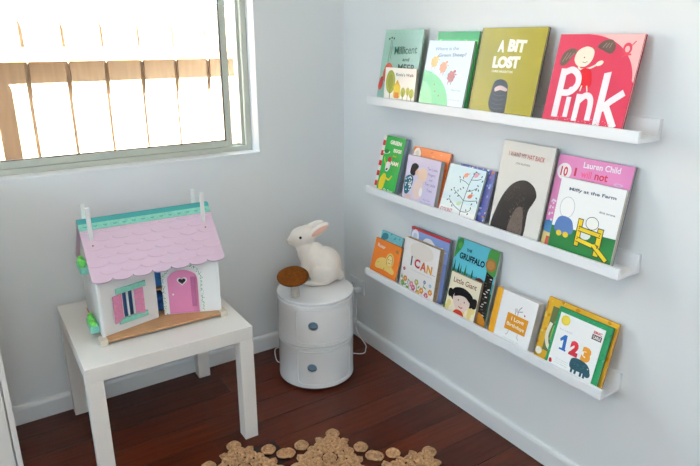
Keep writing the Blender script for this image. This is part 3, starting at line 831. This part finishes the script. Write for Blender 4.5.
def a_pink(c):
    c.poly([(.36, 1), (1, 1), (1, .52)] + [(.30 + .68*math.cos(t*PI/40)**.9, .50 + .50*math.sin(t*PI/40)**1.0) for t in range(1, 18)], '#f0bab9')
    c.ell(.845, .855, .050, .060, '#d94a5c', 10); c.ell(.845, .85, .026, .032, '#f0bab9', 10); c.stroke([(.80, .77), (.84, .79), (.90, .80)], .018, '#d94a5c'); c.stroke([(.88, .88), (.92, .93)], .012, '#d94a5c')
    c.blob([(.07, .70), (.10, .80), (.19, .85), (.27, .82), (.22, .77), (.16, .68), (.10, .66)], '#6f5a50'); c.blob([(.50, .87), (.56, .93), (.66, .94), (.71, .86), (.67, .80), (.58, .83)], '#6f5a50')
    for i in range(3): c.stroke([(.10 + i*.04, .70 + i*.02), (.15 + i*.04, .80)], .008, '#a48f80'); c.stroke([(.56 + i*.04, .86), (.60 + i*.03, .91)], .008, '#a48f80')
    c.stroke([(.24, .82), (.29, .80)], .012, '#8f6a5a', False); c.stroke([(.49, .86), (.45, .83)], .012, '#8f6a5a', False)
    c.blob([(.25, .74), (.28, .83), (.38, .87), (.47, .83), (.47, .73), (.40, .66), (.30, .67)], '#f3ead6')
    c.stroke([(.32, .66), (.36, .63), (.46, .645), (.55, .69)], .020, '#f0e2d0'); c.ell(.57, .70, .045, .025, '#f3ead6', 25)
    c.ell(.37, .755, .009, .009, '#8a6a5c', n=8); c.stroke([(.36, .71), (.39, .70), (.42, .715)], .007, '#b08070')
    c.blob([(.36, .62), (.48, .63), (.53, .47), (.46, .44), (.37, .46)], '#d8232f')
    c.stroke([(.42, .46), (.41, .40)], .014, '#f0e2d0', False); c.stroke([(.48, .46), (.50, .40)], .014, '#f0e2d0', False)
    W = '#f7eef0'
    # big hand-lettered title
    c.rect(.115, .195, .10, .63, W)
    c.stroke([(.16, .58), (.26, .62), (.35, .56), (.36, .46), (.28, .38), (.16, .37)], .070, W)
    c.rect(.265, .325, .11, .33, W); c.ell(.297, .40, .036, .040, W)
    c.rect(.385, .450, .08, .37, W); c.stroke([(.42, .29), (.50, .36), (.57, .31), (.58, .10)], .066, W)
    c.poly([(.655, .06), (.735, .06), (.735, .62), (.655, .60)], W); c.stroke([(.70, .22), (.80, .32), (.93, .42)], .070, W, False); c.stroke([(.76, .27), (.84, .15), (.90, .06)], .075, W, False)
    for i in range(70): c.ell(rnd.uniform(.12, .88), rnd.uniform(.02, .12), rnd.uniform(.004, .010), .005, '#ee9fb4', rnd.uniform(0, 180), 6)
book(1, -1.181, .256, 1.418, .031, .083, .010, '#d2405a', 'rose pink picture book with huge white lettering and a long-eared figure', a_pink, edge='#b92c45', rough=.20)
# ---- middle ledge
def a_eggs(c):
    for i in range(11): c.rect(0, .13, i/11, (i+1)/11, '#c92f38' if i % 2 else '#f1ece6')
    c.rect(.13, 1, 0, 1, '#2fae48')
    c.blob([(.22, .05), (.20, .22), (.34, .34), (.46, .30), (.44, .14), (.36, .04)], '#e6cf2c'); c.stroke([(.44, .28), (.60, .25), (.72, .33)], .05, '#e6cf2c')
    c.blob([(.34, .42), (.36, .54), (.50, .55), (.54, .45), (.44, .38)], '#ecebe6'); c.ell(.47, .60, .085, .075, '#c2302f', 15); c.ell(.42, .42, .05, .03, '#23352a', 30)
    c.ell(.26, .71, .16, .045, '#d9e4d6', 8); c.ell(.26, .725, .11, .06, '#1f7a38', 8); c.stroke([(.22, .62), (.26, .56), (.34, .50)], .03, '#cfd83a')
    Wt = '#f5f2e6'
    c.text('GREEN', .60, .895, .52, Wt, .070, .05, -1); c.text('EGGS', .74, .765, .36, Wt, .062, .05); c.text('AND', .66, .665, .17, '#e6cf2c', .030, .03); c.text('HAM', .72, .545, .34, Wt, .070, .05)
    c.text('Dr. Seuss', .68, .065, .42, Wt, .042, .02)
book(2, -.355, .141, 1.027, .030, .086, .020, '#2fae48', 'thick green book with red and white striped spine edge', a_eggs, edge='#5c86a0', spine='#c92f38', page=mat('blue_grey_pages', lin('#8fa6b4'), .8))
def a_lav(c):
    c.blob([(.04, .20), (.02, .48), (.16, .58), (.27, .52), (.24, .30), (.14, .16)], '#2e6f80')
    for i in range(26): c.ell(.05 + .20*rnd.random(), .22 + .32*rnd.random(), .016, .016, '#e6eef0', n=8)
    c.blob([(.15, .62), (.17, .80), (.28, .85), (.38, .80), (.33, .70), (.28, .58)], '#23202a'); c.blob([(.30, .66), (.36, .74), (.40, .66), (.35, .60)], '#e9c5a9')
    c.ell(.53, .635, .135, .145, '#eccfb8'); c.blob([(.36, .50), (.52, .52), (.60, .36), (.56, .16), (.38, .10), (.30, .28)], '#e9d3cc'); c.ell(.55, .28, .05, .09, '#f5f2f2')
    c.blob([(.08, .06), (.10, .14), (.24, .16), (.30, .06), (.18, .03)], '#e6c3bf')
    P = '#9a8dbd'
    for s, yy, wd in (('Ten Little', .80, .30), ('Fingers', .68, .22), ('and', .58, .09), ('Ten Little', .48, .30), ('Toes', .36, .16)): c.text(s, .79, yy, wd, P, None, .01)
    c.text('Mem Fox', .76, .15, .20, P); c.text('Helen Oxenbury', .74, .08, .34, P)
book(2, -.542, .191, .977, .054, .085, .019, '#d6cde6', 'lavender board book of a dark-haired figure in a dotted teal dress', a_lav, edge='#b9b2b8', page=mat('pale_board_pages', lin('#b8b4ae'), .8))
def a_orb(c):
    c.ell(.12, .855, .105, .125, '#f6efe8'); c.ell(.12, .87, .05, .06, '#e6d8cc')
    c.text('Wow! said the Owl', .57, .87, .62, '#d8602a', .05); c.ell(.7, .6, .2, .14, '#e2662c')
    for i in range(14): c.ell(rnd.uniform(.3, .98), rnd.uniform(.45, .95), .02, .012, '#f49a5c', rnd.uniform(0, 90), 8)
def a_orb2(c):
    c.ell(.12, .855, .105, .125, '#f6efe8'); c.ell(.12, .87, .05, .06, '#e6d8cc'); c.ell(.12, .81, .035, .04, '#e0cfc2')
    c.ell(.7, .58, .22, .14, '#e2662c')
    for i in range(22): c.ell(rnd.uniform(.3, .98), rnd.uniform(.45, .95), .03, .012, rnd.choice(['#f49a5c', '#dd6528']), rnd.uniform(0, 90), 8)
book(2, -.529, .210, 1.004, .014, .0635, .010, '#ec7a3c', 'orange picture book with round white badge behind the lavender board book', a_orb2, edge='#c95f2a')
def a_tree(c):
    c.rect(0, 1, 0, .17, '#eef0ee'); c.rect(0, 1, .17, .30, '#dfecec')
    K = '#3b4a52'
    c.stroke([(.60, .02), (.60, .25), (.62, .50), (.66, .75), (.74, .95)], .016, K)
    for pts in ([(.60, .15), (.40, .22), (.20, .33)], [(.60, .15), (.76, .17), (.84, .23)], [(.61, .36), (.50, .42), (.28, .52)], [(.61, .36), (.80, .39), (.95, .43)], [(.63, .55), (.75, .58), (.88, .66)], [(.65, .67), (.52, .72), (.36, .74)], [(.67, .78), (.82, .80), (.92, .84)]): c.stroke(pts, .012, K)
    for x, y in ((.18, .30), (.22, .37), (.28, .27), (.34, .21), (.28, .55), (.34, .46), (.22, .50), (.40, .52), (.44, .42), (.84, .26), (.80, .14), (.74, .20), (.92, .47), (.96, .40), (.84, .34), (.88, .70), (.86, .62), (.92, .62), (.78, .54), (.36, .78), (.40, .70), (.46, .78), (.92, .88), (.96, .80), (.76, .94), (.70, .90), (.82, .92), (.70, .58), (.52, .60), (.46, .56)):
        c.ell(x, y, .026, .013, K, rnd.choice([25, -30, 60, 110]), 10)
    for x, y, k in ((.50, .84, '#e58a68'), (.76, .88, '#dba3b8'), (.74, .47, '#e58a68'), (.50, .29, '#b9d4b0')):
        c.blob([(x - .05, y - .03), (x - .02, y + .03), (x + .05, y + .045), (x + .06, y - .01), (x + .01, y - .04)], k); c.poly([(x + .04, y + .02), (x + .12, y + .07), (x + .05, y - .01)], k)
    c.text('COUNT', .22, .10, .34, '#dd8f9f', .09, .02, 2)
book(2, -.759, .179, .976, .034, .086, .010, '#cfe6ec', 'pale blue picture book with dark branches and small birds', a_tree, edge='#8a9aa2')
def a_purp(c):
    for i in range(90): c.ell(rnd.random(), rnd.random(), rnd.uniform(.018, .036), rnd.uniform(.018, .036), rnd.choice(['#c9c6e8', '#8f9fd8', '#e6e6f2', '#d58a5e', '#7fa8dc', '#b08ac0']), 0, 10)
book(2, -.798, .170, .980, .020, .0685, .010, '#626bb0', 'purple blue spotted picture book mostly behind the branch-covered book', a_purp, edge='#6a7096')
def a_bear(c):
    c.blob([(.05, .02), (.09, .26), (.20, .45), (.35, .57), (.55, .62), (.73, .58), (.82, .49), (.78, .40), (.72, .30), (.70, .02), (.40, .0)], '#34302f')
    c.poly([(.05, .02), (.68, .02), (.68, .0), (.05, .0)], '#dcd9d0')
    c.blob([(.40, .03), (.42, .20), (.50, .32), (.60, .33), (.65, .22), (.66, .03)], '#6f625a')
    for i in range(90):
        x, y = rnd.uniform(.38, .66), rnd.uniform(.04, .36); c.ell(x, y, .004, .014, rnd.choice(['#4c4440', '#85776c', '#5c524b']), rnd.uniform(-20, 20), 6)
    for i in range(70):
        x, y = rnd.uniform(.24, .64), rnd.uniform(.36, .54); c.ell(x, y, .004, .012, rnd.choice(['#4a4441', '#5a524d']), rnd.uniform(-40, 0), 6)
    c.text('I WANT MY HAT BACK', .50, .865, .70, '#b9504c', .050, .0, -1)
    c.text('JON KLASSEN', .46, .775, .28, '#6f6a66', .026)
book(2, -1.005, .203, 1.094, .032, .082, .010, '#dedbd3', 'beige picture book with thin red title and large dark brown mound', a_bear, edge='#a3a09a')
def a_laur(c):
    c.ell(.115, .83, .10, .10, '#f4ecec'); c.text('10', .115, .83, .10, '#c8344c', .10, .03)
    c.text('Lauren Child', .60, .935, .48, '#f7f0f2', .062, .02, 1); c.text('I', .27, .845, .028, '#cf2f4a', .085, .04); c.text('will', .42, .84, .14, '#ee5a8a', .075, .02); c.text('not', .62, .84, .17, '#cf2f4a', .070, .03)
    c.text('ever', .45, .76, .20, '#d95a8c', .05, .02)
    c.ell(.85, .80, .06, .02, '#d8b6d8'); c.ell(.85, .80, .035, .010, '#e58cc0')
    c.rect(0, .30, 0, .17, '#e2cf8a'); c.blob([(.0, .17), (.0, .27), (.12, .30), (.24, .26), (.26, .17)], '#4f8fc4'); c.rect(.06, .16, .02, .12, '#c95a4c')
    for i in range(14): c.ell(rnd.uniform(.02, .12), rnd.uniform(.30, .55), .014, .014, '#f4e2ee', 0, 8)
book(2, -1.211, .244, 1.078, .018, .0685, .010, '#e48cc0', 'bright pink picture book with round white badge behind the green meadow book', a_laur, edge='#8d8a94', rough=.3)
def a_miff(c):
    c.poly([(0, 0), (1, 0), (1, .385), (0, .345)], '#22793a')
    K = '#2b2b20'
    c.text('Miffy at the Farm', .52, .865, .72, '#4f5f74', .055, .03, 1); c.text('dick bruna', .80, .665, .24, '#6f7782', .026, .02)
    c.ell(.19, .62, .120, .150, '#aab2b8'); c.ell(.19, .62, .113, .143, '#f6f5f2')
    c.blob([(.05, .30), (.08, .46), (.19, .50), (.31, .46), (.35, .31), (.20, .26)], '#5479b4')
    c.ell(.14, .265, .045, .04, '#e8c62c'); c.ell(.25, .265, .045, .04, '#e8c62c')
    c.ell(.62, .50, .10, .09, K); c.ell(.62, .50, .092, .082, '#f3f2ec'); c.ell(.55, .34, .085, .07, '#dfe4e2')
    Y = '#e9c91f'
    for x0, x1, y0, y1, x2 in ((.415, .475, .17, .515, .02), (.73, .80, .11, .455, .02)):
        c.poly([(x0 - .012, y0 - .012), (x1 + .012, y0 - .012), (x1 + .012, y1 + .012), (x0 - .012, y1 + .012)], K); c.rect(x0, x1, y0, y1, Y)
    for ya, yb in (((.43, .395), (.78, .375)), ((.43, .255), (.78, .215))):
        c.stroke([ya, yb], .072, K, False); c.stroke([ya, yb], .050, Y, False)
    c.stroke([(.70, .24), (.94, .08)], .075, K, False); c.stroke([(.70, .24), (.93, .09)], .052, Y, False)
    for x, y in ((.445, .40), (.445, .26), (.765, .375), (.765, .22)): c.ell(x, y, .009, .009, K, n=8)
book(2, -1.249, .210, 1.019, .048, .084, .012, '#f3f3f1', 'white picture book with green meadow and bright yellow gate', a_miff, edge='#b5b5ae', page=M_page, rough=.3)
# ---- lowest ledge
def a_lion(c):
    c.text('Roar', .27, .82, .30, '#f6dcc0', .10, .04, -2)
    Y = '#f0cf78'
    c.blob([(.16, .28), (.22, .44), (.40, .54), (.60, .52), (.74, .40), (.88, .30), (.84, .20), (.60, .22), (.40, .22), (.22, .20)], Y)
    c.ell(.66, .53, .15, .18, '#edc566'); c.ell(.66, .53, .10, .13, '#f3dc98')
    c.stroke([(.58, .40), (.56, .56), (.64, .68), (.74, .62), (.76, .46)], .014, '#8a5a2c')
    for x in (.62, .70): c.ell(x, .55, .012, .014, '#4a3420', n=8)
    c.stroke([(.62, .47), (.66, .45), (.70, .47)], .012, '#8a5a2c'); c.stroke([(.50, .22), (.52, .30)], .012, '#8a5a2c'); c.stroke([(.22, .34), (.30, .40)], .014, '#d2a850')
    c.ell(.86, .84, .06, .04, '#a08a3a', -10)
book(3, -.330, .183, .578, .047, .085, .010, '#ee7f2b', 'small orange picture book with pale yellow lion', a_lion, edge='#a8652c')
def a_teal(c):
    for i in range(26): c.ell(rnd.random(), rnd.uniform(.55, 1), .04, .02, rnd.choice(['#4f9fae', '#9fdce0', '#3d8797']), rnd.uniform(0, 90), 10)
    c.blob([(.05, .80), (.10, .94), (.30, .96), (.36, .86), (.20, .80)], '#3d8797')
book(3, -.329, .146, .604, .014, .070, .010, '#83cdd4', 'light teal picture book behind the orange lion book', a_teal, edge='#5fa8b2')
def a_ican(c):
    c.blob([(.25, .70), (.20, .88), (.45, .98), (.75, .95), (.85, .80), (.70, .70), (.45, .66)], '#e9dfd6')
    c.text('I', .27, .60, .04, '#5b6a5e', .18, .03); c.text('C', .44, .59, .16, '#c93a4c', .17, .04); c.text('A', .62, .58, .17, '#d9603c', .17, .04); c.text('N', .79, .57, .15, '#e2a03c', .16, .04); c.text('...', .92, .505, .08, '#8a7a6a')
    c.text('can you guess what i can do', .58, .44, .60, '#8c8078', .018)
    F = [(.10, .12, '#8fae6a'), (.16, .22, '#e58a4a'), (.42, .12, '#c84a8c'), (.36, .17, '#e07aa8'), (.66, .14, '#e08c4a'), (.80, .09, '#dd6a94'), (.90, .18, '#e59a4c'), (.56, .07, '#d8b04c'), (.10, .40, '#b8386c'), (.72, .32, '#6f7fb4'), (.88, .30, '#8fc0d8'), (.26, .05, '#88a860'), (.50, .25, '#a8b070')]
    for x, y, k in F:
        s = .030 if y > .25 else .05
        for q in range(6): c.ell(x + s*.75*math.cos(q*1.047), y + s*.72*math.sin(q*1.047), s*.5, s*.5, k, n=10)
        c.ell(x, y, s*.4, s*.4, '#f0d890', n=10)
    for pts in ([(.05, .28), (.10, .20), (.12, .06)], [(.24, .20), (.30, .10)], [(.50, .22), (.54, .10)], [(.72, .29), (.70, .20)], [(.05, .16), (.18, .10)]): c.stroke(pts, .016, '#6f9a5c')
    for x, y, r in ((.20, .12, 40), (.28, .22, -30), (.58, .18, 50), (.75, .22, -20), (.06, .24, 80)): c.ell(x, y, .04, .016, '#86ab62', r, 10)
book(3, -.542, .210, .641, .056, .086, .0235, '#f0ebe8', 'thick white board book with flowers and multicoloured title lettering', a_ican, edge='#c9b9a0', page=mat('tan_board_pages', lin('#b49a76'), .8, noise=.3, nscale=150), board=.0018)
def a_blr(c):
    c.rect(0, 1, .955, 1, '#c33a44'); c.ell(.12, .86, .10, .12, '#e9ecf4'); c.ell(.12, .86, .05, .06, '#c9d2ec')
    c.blob([(.30, .70), (.36, .86), (.52, .90), (.70, .82), (.86, .84), (.80, .70), (.55, .66)], '#f1f0f2'); c.text('farm', .86, .79, .18, '#eef0f6', .03)
    c.rect(0, 1, 0, .62, '#7f95d0')
book(3, -.542, .228, .679, .024, .059, .014, '#8fa6dc', 'blue picture book with red top edge behind the flower board book', a_blr, edge='#7c8794', spine='#c33a44', page=mat('slate_pages', lin('#8f979e'), .8))
def a_gruf(c):
    c.rect(0, 1, 0, .45, '#1f4a34'); c.rect(0, 1, .45, .58, '#3f9aa0')
    for i in range(12):
        x = .0 + i*.055; hh = .68 + .06*math.sin(i*2.3) - .008*i; c.poly([(x - .07, .36), (x + .07, .36), (x, hh)], '#23573c' if i % 2 else '#2f6a44')
    c.blob([(0, .72), (.02, .96), (.14, 1), (.16, .90), (.08, .80)], '#3f8a48'); c.ell(.10, .90, .05, .06, '#57a552')
    c.rect(.80, .97, .05, .78, '#2e2a26')
    for i in range(18): c.ell(.885 + rnd.uniform(-.05, .05), .12 + i*.034, .03, .010, rnd.choice(['#d8d6cc', '#bfc0b6', '#5a5046']), rnd.uniform(-20, 20), 8)
    c.blob([(.78, .74), (.78, .98), (1, 1), (1, .70), (.90, .68)], '#4f9a4c'); c.ell(.86, .80, .115, .105, '#a8743c'); c.ell(.86, .80, .085, .078, '#b98648')
    c.blob([(.56, .42), (.58, .54), (.68, .59), (.79, .55), (.80, .36), (.70, .28), (.60, .32)], '#5a2f2a'); c.blob([(.60, .12), (.62, .34), (.78, .34), (.80, .12)], '#4a2824')
    c.blob([(.62, .02), (.66, .13), (.84, .17), (.98, .10), (1, 0)], '#d08a2c'); c.blob([(.0, .0), (.0, .10), (.10, .14), (.2, .0)], '#3f7a3c')
    c.text('THE', .33, .875, .13, '#17424e', .04, .03, 3); c.text('GRUFFALO', .43, .775, .60, '#14343f', .085, .04, -1)
book(3, -.799, .211, .702, .014, .0710, .010, '#62c2d4', 'tall turquoise forest picture book behind the black-haired girl book', a_gruf, edge='#a9b8b0', spine='#1f4a34')
def a_giant(c):
    for i in range(12): c.ell(rnd.random(), rnd.uniform(.02, .45), .09, .07, '#e8d48c', rnd.uniform(0, 90), 14)
    c.text('Little Giant', .50, .845, .76, '#7a3a2c', .125, .01, 1)
    c.blob([(.14, .52), (.22, .66), (.50, .72), (.78, .64), (.86, .50), (.80, .34), (.22, .36)], '#1c191a'); c.blob([(.02, .48), (.06, .60), (.18, .58), (.20, .46), (.08, .40)], '#1c191a'); c.blob([(.80, .46), (.84, .58), (.97, .58), (.98, .40), (.88, .36)], '#1c191a')
    c.blob([(.22, .38), (.24, .52), (.38, .58), (.62, .56), (.76, .46), (.76, .32), (.60, .18), (.38, .18)], '#e6cfc4')
    c.blob([(.24, .46), (.30, .60), (.50, .64), (.72, .56), (.76, .46), (.60, .53), (.42, .52)], '#1c191a')
    for x in (.40, .60): c.ell(x, .41, .018, .018, '#2b2020', n=10)
    c.stroke([(.44, .27), (.51, .25), (.58, .275)], .022, '#b8323a'); c.ell(.50, .345, .014, .014, '#d8b2a4', n=8)
    c.blob([(.30, .04), (.36, .16), (.50, .19), (.62, .15), (.66, .03), (.48, .0)], '#d8482f')
book(3, -.818, .153, .580, .054, .0865, .012, '#efe4c8', 'small cream picture book with a black-haired girl in pigtails', a_giant, edge='#9a8a78', page=mat('brown_grey_pages', lin('#a3937f'), .8))
def a_bday(c):
    c.rect(0, .145, 0, 1, '#e9a82c'); c.rect(.145, .16, 0, 1, '#d8d6d4')
    M = '#dc9428'
    c.poly([(.36, .26), (.86, .27), (.87, .60), (.37, .60)], M)
    c.text('I Love', .63, .51, .30, '#f7ead0', .085, .02, 2); c.text('Birthdays', .61, .37, .42, '#f7ead0', .095, .02, -1)
    K = '#7a6f8a'
    c.stroke([(.55, .61), (.54, .68), (.52, .72)], .012, K); c.stroke([(.60, .61), (.61, .72), (.66, .80)], .012, K); c.stroke([(.60, .68), (.70, .72)], .012, K); c.stroke([(.58, .66), (.55, .74)], .012, K); c.ell(.76, .66, .018, .018, '#c8505a', n=10)
    c.stroke([(.48, .25), (.46, .17), (.42, .15)], .010, '#b09aa0'); c.stroke([(.70, .25), (.71, .17), (.75, .15)], .010, '#b09aa0')
    c.text('a little book of cheer', .58, .085, .40, '#b5b2b2', .018)
book(3, -1.042, .175, .594, .049, .086, .031, '#f3f2f1', 'thick white book with yellow spine and orange square title', a_bday, edge='#d9d7d4', spine='#e9a82c', page=mat('cool_white_pages', lin('#cfcbc6'), .7))
def a_yel(c):
    for i in range(110): c.ell(rnd.random(), rnd.random(), rnd.uniform(.015, .035), rnd.uniform(.012, .03), rnd.choice(['#f6d870', '#cf9018', '#efc040', '#c58a1c']), rnd.uniform(0, 90), 8)
    c.rect(.10, .85, .16, .88, '#6f7a4a')
    for i in range(60): c.ell(rnd.uniform(.12, .83), rnd.uniform(.18, .86), .03, .02, rnd.choice(['#4f7a54', '#8a9a5c', '#3f6a5a', '#7f8f50', '#55627a']), rnd.uniform(0, 90), 8)
    c.stroke([(.14, .62), (.12, .40), (.18, .24), (.30, .20)], .05, '#f0ead2'); c.stroke([(.20, .60), (.19, .42), (.24, .32)], .035, '#8fbf5c'); c.ell(.06, .12, .05, .05, '#f4f0dc', n=12)
book(3, -1.232, .246, .621, .020, .0705, .010, '#e6b232', 'mustard yellow patterned picture book behind the green numbers book', a_yel, edge='#c9902a')
def a_123(c):
    for i in range(120): c.ell(rnd.random(), rnd.random(), rnd.uniform(.012, .03), .012, rnd.choice(['#3fb074', '#278a54', '#4cb884']), rnd.uniform(0, 90), 8)
    c.rect(.06, .90, .035, .925, '#f5f5f3')
    c.ell(.185, .82, .085, .085, '#e8d23c'); c.ell(.185, .82, .06, .06, '#efdc58')
    c.text("Eric Carle's", .24, .665, .24, '#a9a9b4', .022)
    c.stroke([(.285, .36), (.265, .59)], .060, '#2f66b0', False); c.poly([(.30, .60), (.245, .60), (.175, .515), (.195, .475), (.25, .52)], '#2f66b0'); c.rect(.20, .33, .345, .375, '#2f66b0'); c.text('2', .47, .455, .165, '#cc2f3c', .24, .08); c.text('3', .695, .445, .165, '#e59a30', .24, .08)
    c.rect(.70, .87, .72, .80, '#4a3a44'); c.text('ERIC', .785, .835, .15, '#c33a44', .045, .04); c.text('CARLE', .785, .76, .14, '#f0e9e0', .05, .04)
    c.blob([(.09, .085), (.08, .14), (.12, .15), (.14, .09)], '#c32f38')
    for i in range(3): c.text('my very first book of numbers', .32, .19 - i*.035, .24, '#7a8aa0', .014)
    T = '#2f5a66'
    c.blob([(.47, .17), (.47, .29), (.56, .335), (.72, .325), (.81, .27), (.84, .18), (.80, .12), (.74, .15), (.56, .14)], T)
    for x in (.50, .57, .67, .73): c.poly([(x, .18), (x + .045, .18), (x + .042, .085), (x + .006, .085)], T)
    c.ell(.80, .17, .055, .055, T); c.ell(.79, .25, .012, .010, '#d8d2c0', n=8)
    for i in range(14): c.ell(rnd.uniform(.5, .78), rnd.uniform(.18, .30), .018, .008, rnd.choice(['#3d6f7c', '#27454f', '#45707a']), rnd.uniform(0, 90), 8)
book(3, -1.286, .186, .611, .036, .087, .008, '#2f9c62', 'green-bordered counting book with large numerals one two three and dark hippo', a_123, edge='#1f7a48', board=.0016)

# ------------------------------------------------------------------ camera
cam = bpy.data.cameras.new('camera'); co = bpy.data.objects.new('camera', cam); COL.objects.link(co)
yaw, pit = .589938, -.313477
fwd = Vector((math.sin(yaw)*math.cos(pit), math.cos(yaw)*math.cos(pit), math.sin(pit)))
rt = Vector((math.cos(yaw), -math.sin(yaw), 0)); up = rt.cross(fwd)
M = Matrix.Identity(4)
for i in range(3): M[i][0] = rt[i]; M[i][1] = up[i]; M[i][2] = -fwd[i]
M.translation = Vector((-1.53926, -2.34991, 1.40838)); co.matrix_world = M
cam.sensor_width = 36; cam.sensor_fit = 'HORIZONTAL'; cam.lens = 602.297 / 700 * 36; cam.clip_start = .02
SC.camera = co

# ------------------------------------------------------------------ light
w = bpy.data.worlds.new('sky'); SC.world = w; w.use_nodes = True
bg = w.node_tree.nodes['Background']; bg.inputs['Color'].default_value = (.68, .83, 1, 1); bg.inputs['Strength'].default_value = 7.5
def lamp(name, kind, loc, energy, col=(1, 1, 1), rot=(0, 0, 0), **kw):
    l = bpy.data.lights.new(name, kind); l.energy = energy; l.color = col
    for k_, v_ in kw.items():
        if k_ == 'portal': l.cycles.is_portal = v_
        else: setattr(l, k_, v_)
    o = bpy.data.objects.new(name, l); COL.objects.link(o); o.location = loc; o.rotation_euler = rot; return o
sd = Vector((.30, .46, -1)).normalized()
so = lamp('sun', 'SUN', (0, -4, 6), 420, (.92, .96, 1), angle=.01); so.rotation_euler = sd.to_track_quat('-Z', 'Y').to_euler()
lamp('window_portal', 'AREA', ((WX0+WX1)/2, .16, (WZ0+WZ1)/2), 1, rot=(-PI/2, 0, 0), shape='RECTANGLE', size=WX1-WX0, size_y=WZ1-WZ0, portal=True)
lamp('added_rear_portal', 'AREA', ((FX0+FX1)/2, RY - .14, (FZ0+FZ1)/2), 1, rot=(PI/2, 0, 0), shape='RECTANGLE', size=FX1-FX0, size_y=FZ1-FZ0, portal=True)  # sampling portal of the added rear window
lamp('added_side_portal', 'AREA', (RX - .14, (SY0+SY1)/2, (SZ0+SZ1)/2), 1, rot=(0, -PI/2, 0), shape='RECTANGLE', size=SZ1-SZ0, size_y=SY1-SY0, portal=True)  # sampling portal of the added side window
lamp('added_ceiling_fill', 'AREA', (-1.55, -2.2, RZ - .06), 4, (1, .92, .84), shape='DISK', size=.5)  # warm fill from the added ceiling fixture
lamp('added_floor_uplight', 'AREA', (-1.50, -2.85, 1.70), 11, (1, .93, .85), rot=(PI, 0, 0), shape='DISK', size=.30)  # fill thrown at the ceiling by the added floor lamp

SC.view_settings.view_transform = 'Standard'; SC.view_settings.look = 'None'
SC.view_settings.gamma = 1; SC.view_settings.exposure = 0.11; SC.view_settings.use_curve_mapping = False
